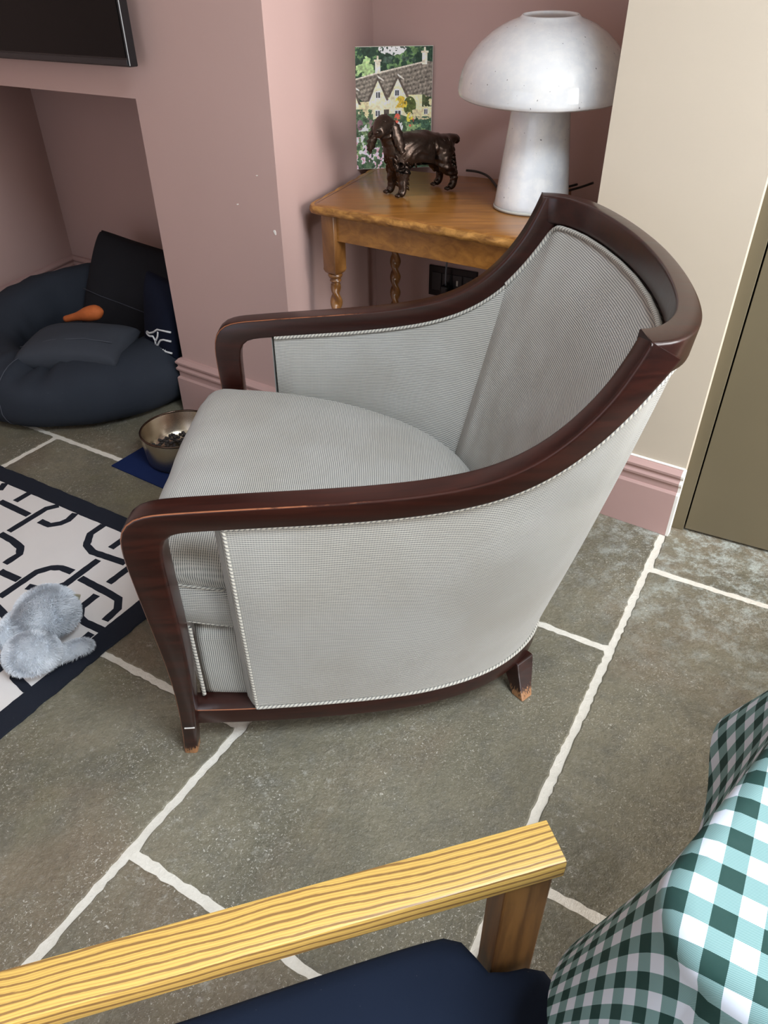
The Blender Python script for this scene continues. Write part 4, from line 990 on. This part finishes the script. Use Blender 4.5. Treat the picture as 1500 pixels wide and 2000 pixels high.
def strip(mb, P, w=.0098):
    P = [Vector((*p, 0)) for p in P]; Q = []
    for a, b in zip(P[:-1], P[1:]):
        k = max(1, int((b - a).length / .012)); Q += [a + (b - a) * i / k for i in range(k)]
    Q.append(P[-1]); V = []
    for i, p in enumerate(Q):
        t = (Q[min(i + 1, len(Q) - 1)] - Q[max(i - 1, 0)]).normalized(); n = Vector((-t.y, t.x, 0)); j = .0014 * nz((p.x * 90, p.y * 90, 0), 1)
        for s, z in ((1, .005), (1, .0061), (-1, .0061), (-1, .005)): q = p + n * s * (w + j); V.append((q.x, q.y, z))
    k = len(Q); mb.add(V, grid_faces(k, 4, cc=True) + [(0, 1, 2, 3), (4 * k - 4, 4 * k - 3, 4 * k - 2, 4 * k - 1)])
mb = MB()
for P in LAT: strip(mb, P)
for dx, dy in ((.60, 0), (.0, .47), (.60, .47), (1.2, 0), (1.2, .47)):
    for P in LAT[:18]:
        Q = [(x + dx, y + dy) for x, y in P]
        if max(q[0] for q in Q) < RL - BW and max(q[1] for q in Q) < RW - BW and (dx > 0 and min(q[0] for q in Q) > .70 or min(q[1] for q in Q) > .56): strip(mb, Q)
pt = mb.build('lattice', M['rug_black'], rug); tag(pt, kind='stuff')

# ------------------------------------------------------------------ plush toy on the rug
pz = thing('plush_toy', 'fluffy pale grey plush toy lying face down on the lattice rug', 'toy', (-.77, 1.16, .006))
def blob(name, parts, mat, parent):
    bm = bmesh.new()
    for c, sz, rz in parts:
        r_ = bmesh.ops.create_icosphere(bm, subdivisions=4, radius=1); bmesh.ops.transform(bm, matrix=Matrix.Translation(c) @ Matrix.Rotation(rz, 4, 'Z') @ Matrix.Diagonal((*sz, 1)), verts=r_['verts'])
    me = bpy.data.meshes.new(name); bm.to_mesh(me); bm.free(); me.materials.append(mat); me.polygons.foreach_set('use_smooth', [True] * len(me.polygons)); o = bpy.data.objects.new(name, me); COL.objects.link(o); o.parent = parent; return o
PARTS = {'body': [((.012, .030, .052), (.062, .070, .052), .2)], 'head': [((.022, -.082, .045), (.054, .047, .044), 0)], 'wing': [((-.056, .004, .034), (.022, .050, .032), -.15)], 'arm': [((.088, -.052, .022), (.043, .017, .018), .55)]}
rnd = random.Random(9)
def fur(o, parts, dens, length):
    V = []; F = []
    for c, sz, rz in parts:
        rot = Matrix.Rotation(rz, 3, 'Z'); A = sz[0] * sz[1] * 4 * PI
        for k in range(int(dens * A)):
            z = rnd.uniform(-.35, 1); a = rnd.random() * 2 * PI; q = math.sqrt(1 - z * z); d = Vector((q * math.cos(a), q * math.sin(a), z))
            p = rot @ Vector((d.x * sz[0], d.y * sz[1], d.z * sz[2])) + Vector(c); n = (rot @ Vector((d.x / sz[0], d.y / sz[1], d.z / sz[2]))).normalized()
            sw = Vector((nz(p * 22, 1.0), nz(p * 22 + Vector((7, 0, 0)), 1.0) - .25, nz(p * 22 + Vector((0, 5, 0)), 1.0) * .4)) * 1.7
            dr = (n * 1.0 + sw * .8 + Vector((rnd.uniform(-.35, .35), rnd.uniform(-.35, .35), rnd.uniform(-.2, .2)))).normalized()
            L = length * rnd.uniform(.6, 1.2); s = dr.cross(n); s = s.normalized() * .00042 if s.length > 1e-4 else Vector((.00042, 0, 0))
            m1 = p + dr * L * .55 + n * L * .12; tip = p + dr * L - Vector((0, 0, L * .15))
            if tip.z < .001 or m1.z < .001: continue
            b = len(V); V += [p - s, p + s, m1 + s * .8, m1 - s * .8, tip]; F += [(b, b + 1, b + 2, b + 3), (b + 3, b + 2, b + 4)]
    f = mesh('fur', V, F, M['plush'], o, fix=False); tag(f, kind='stuff')
for nm, parts in PARTS.items():
    o = blob(nm, parts, M['plush'], pz); fur(o, parts, 520000 if nm in ('body', 'head') else 620000, .013 if nm == 'body' else .0095)
mb = MB(); mb.box((.066, .074, .062), (.016, .004, .02), Matrix.Rotation(R(20), 3, 'Z') @ Matrix.Rotation(R(25), 3, 'Y')); mb.build('cloth_label', M['label_beige'], pz)
def plaid():
    m = NT('beige_plaid'); co = m.co(); sx = m.t.nodes.new('ShaderNodeSeparateXYZ'); m.l(co, sx.inputs[0])
    a = m.math('GREATER_THAN', m.math('FRACT', m.math('MULTIPLY', sx.outputs[0], 150)), .78); b = m.math('GREATER_THAN', m.math('FRACT', m.math('MULTIPLY', sx.outputs[1], 150)), .78)
    m.color(m.mix(m.math('MULTIPLY', m.math('MAXIMUM', a, b), .6), lin(186, 178, 164), lin(110, 104, 96))); m.rough(.9); return m.m
mb = MB(); mb.tube([(-.014, .098, .046), (-.019, .112, .042), (-.026, .130, .034), (-.029, .139, .029)], [.02, .019, .012, .004], 14); mb.build('ear', plaid(), pz, True)

# ------------------------------------------------------------------ foreground oak armchair
oc = thing('oak_armchair', 'striped golden oak armchair with a navy seat in the near foreground', 'chair', (.135, .328, 0), R(15.2))
# local x forward along the arm, y to the far side
mb = MB(); n = 30; st4 = []
for i in range(n):
    x = .006 - .62 * i / (n - 1); sag = .004 * math.sin(PI * i / (n - 1)); wv = .0195 + .0 * i; z1 = .622 - .002 * (i / n)
    st4.append([(x, -wv + .000, z1), (x, wv, z1), (x, wv, z1 - .024), (x, -wv, z1 - .024)])
rsweep('arm', st4, M['yoak'], oc, .003, 2)
st4b = [[(x, y - .54, z) for x, y, z in q] for q in st4]; rsweep('arm', st4b, M['yoak'], oc, .003, 2)
for y in (0, -.54):
    mb = MB(); mb.box((-.021, y, .299), (.043, .030, .598), bev=.002); mb.build('front_leg', M['brown_oak'], oc)
    mb = MB(); mb.box((-.60, y, .42), (.04, .03, .84), bev=.002); mb.build('rear_leg', M['brown_oak'], oc)
mb = MB(); mb.box((-.31, -.018, .385), (.55, .02, .06), bev=.002); mb.build('side_rail', M['brown_oak'], oc)
mb = MB(); mb.box((-.31, -.522, .385), (.55, .02, .06), bev=.002); mb.build('side_rail', M['brown_oak'], oc)
mb = MB(); mb.box((-.03, -.27, .385), (.025, .50, .06), bev=.002); mb.build('front_rail', M['brown_oak'], oc)
mb = MB(); mb.box((-.60, -.27, .80), (.025, .50, .09), bev=.006); mb.build('back_rest', M['brown_oak'], oc)
# seat cushion with a notch round the post
def seat():
    out = [(-.575, .018), (-.30, .022), (-.095, .027), (-.066, .024), (-.054, .008), (-.050, -.008), (-.044, -.018), (-.02, -.0205), (.0, -.022), (.010, -.034), (.016, -.075), (.022, -.15), (.024, -.27), (.02, -.45), (-.01, -.51), (-.1, -.518), (-.3, -.52), (-.56, -.515), (-.58, -.48), (-.585, -.27), (-.582, -.03)]
    P = closed_smooth(out, 120, 2); c = P.mean(0); V = []
    for s_, z in ((.97, .415), (1, .422), (1.005, .436), (.995, .446), (.975, .452), (.93, .457), (.8, .463), (.5, .470), (.15, .472)):
        for p in P: q = c + (p - c) * s_; V.append((q[0], q[1], z + .002 * nz((q[0] * 8, q[1] * 8, 0), 1)))
    F = grid_faces(9, 120, cc=True) + [tuple(range(120))[::-1], tuple(range(8 * 120, 9 * 120))]
    mesh('seat_cushion', V, F, M['navy_seat'], oc)
seat()

# ------------------------------------------------------------------ dining table under a gingham cloth
Cc = Vector((.168, .214, 0)); ea = Vector((math.cos(R(42)), math.sin(R(42)), 0)); eb = Vector((math.cos(R(-50)), math.sin(R(-50)), 0)); LA, LB = 1.1, .75; ZT = .742
dt = thing('dining_table', 'dining table hidden under the green gingham cloth at lower right', 'table', Cc + ea * LA / 2 + eb * LB / 2, math.atan2(ea.y, ea.x))
mb = MB(); q_ = []
for sx_, sy_, a0 in ((1, 1, 0), (-1, 1, 90), (-1, -1, 180), (1, -1, 270)):
    q_ += [(sx_ * (LA / 2 - .05) + .042 * math.cos(R(a0 + t)), sy_ * (LB / 2 - .05) + .042 * math.sin(R(a0 + t))) for t in range(0, 91, 15)]
mb.prism(q_, ZT - .03, ZT - .002); mb.build('table_top', M['brown_oak'], dt)
for sx_ in (-1, 1):
    for sy_ in (-1, 1): mb = MB(); mb.box((sx_ * (LA / 2 - .1), sy_ * (LB / 2 - .1), (ZT - .033) / 2), (.05, .05, ZT - .033), bev=.003); mb.build('leg', M['brown_oak'], dt)
def cloth():
    g1 = Vector((math.cos(R(59)), math.sin(R(59)), 0)); g2 = Vector((-g1.y, g1.x, 0)); rc = .035
    per = []   # (point on edge, outward dir, arc position)
    oa = -eb; ob = -ea
    def line(a, b, o, k): 
        for i in range(k): per.append((a + (b - a) * i / k, o))
    corners = [(Cc, ob, oa), (Cc + ea * LA, oa, ea), (Cc + ea * LA + eb * LB, ea, eb), (Cc + eb * LB, eb, ob)]
    lens = [LA, LB, LA, LB]; dirs = [ea, eb, -ea, -eb]
    for q in range(4):
        p, o1, o2 = corners[q]; cc = p - o1 * rc - o2 * rc
        for i in range(26):
            a = i / 26 * PI / 2; o = o1 * math.cos(a) + o2 * math.sin(a); per.append((cc + o * rc, o))
        s0 = p + dirs[q] * rc; s1 = p + dirs[q] * (lens[q] - rc); line(s0, s1, o2, 110)
    n = len(per); V = []; UV = []; ctr = Cc + ea * LA / 2 + eb * LB / 2
    for s_ in (.0, .3, .6, .8, .92, .97, .99): 
        for p, o in per: q = ctr + (p - ctr) * s_; V.append((q.x, q.y, ZT + .001)); UV.append((q.dot(g1), q.dot(g2)))
    arc = 0; A = [0]
    for i in range(1, n): arc += (per[i][0] - per[i - 1][0]).length; A.append(arc)
    ND = 22; HEM = .20
    a_corner = A[13]
    def wave(t):
        d = t - a_corner
        w = .5 * math.exp(-((d - .0) / .05) ** 2) - .3 * math.exp(-((d + .10) / .05) ** 2) + .4 * math.exp(-((d + .21) / .06) ** 2) + .88 * math.exp(-((d - .315) / .075) ** 2) - .25 * math.exp(-((d - .13) / .05) ** 2) + .5 * math.exp(-((d - .55) / .09) ** 2)
        if d < -.26 or d > .75: w += .45 * math.sin(t * 21)
        return w
    for j in range(ND + 1):
        d = HEM * j / ND
        for i, (p, o) in enumerate(per):
            w = wave(A[i]); drop = d
            r0 = .014; 
            if d < r0 * PI / 2: th = d / r0; ho = r0 * math.sin(th); dz = r0 * (1 - math.cos(th))
            else: e = d - r0 * PI / 2; fl = R(7 + 17 * max(-.8, w)); tt = e / (HEM - r0 * PI / 2); kk = min(1, max(0, (.03 - (A[i] - a_corner)) / .18)); prof_ = tt * (1 - kk) + kk * tt ** 1.35; ho = r0 * (1 - .4 * kk) + (HEM - r0) * prof_ * math.sin(fl); dz = r0 + e * math.cos(fl * (1 - .4 * kk))
            q = p + o * ho; V.append((q.x, q.y, ZT + .001 - dz)); g = p + o * d; UV.append((g.dot(g1), g.dot(g2)))
    rows = 7 + ND + 1; F = grid_faces(rows, n, cc=True) + [tuple(range(n))]
    o = mesh('tablecloth', V, F, M['gingham'], None, uv=[[UV[k] for k in f] for f in F])
    tag(o, 'green and white gingham cloth draped over the dining table at lower right', 'tablecloth')
cloth()
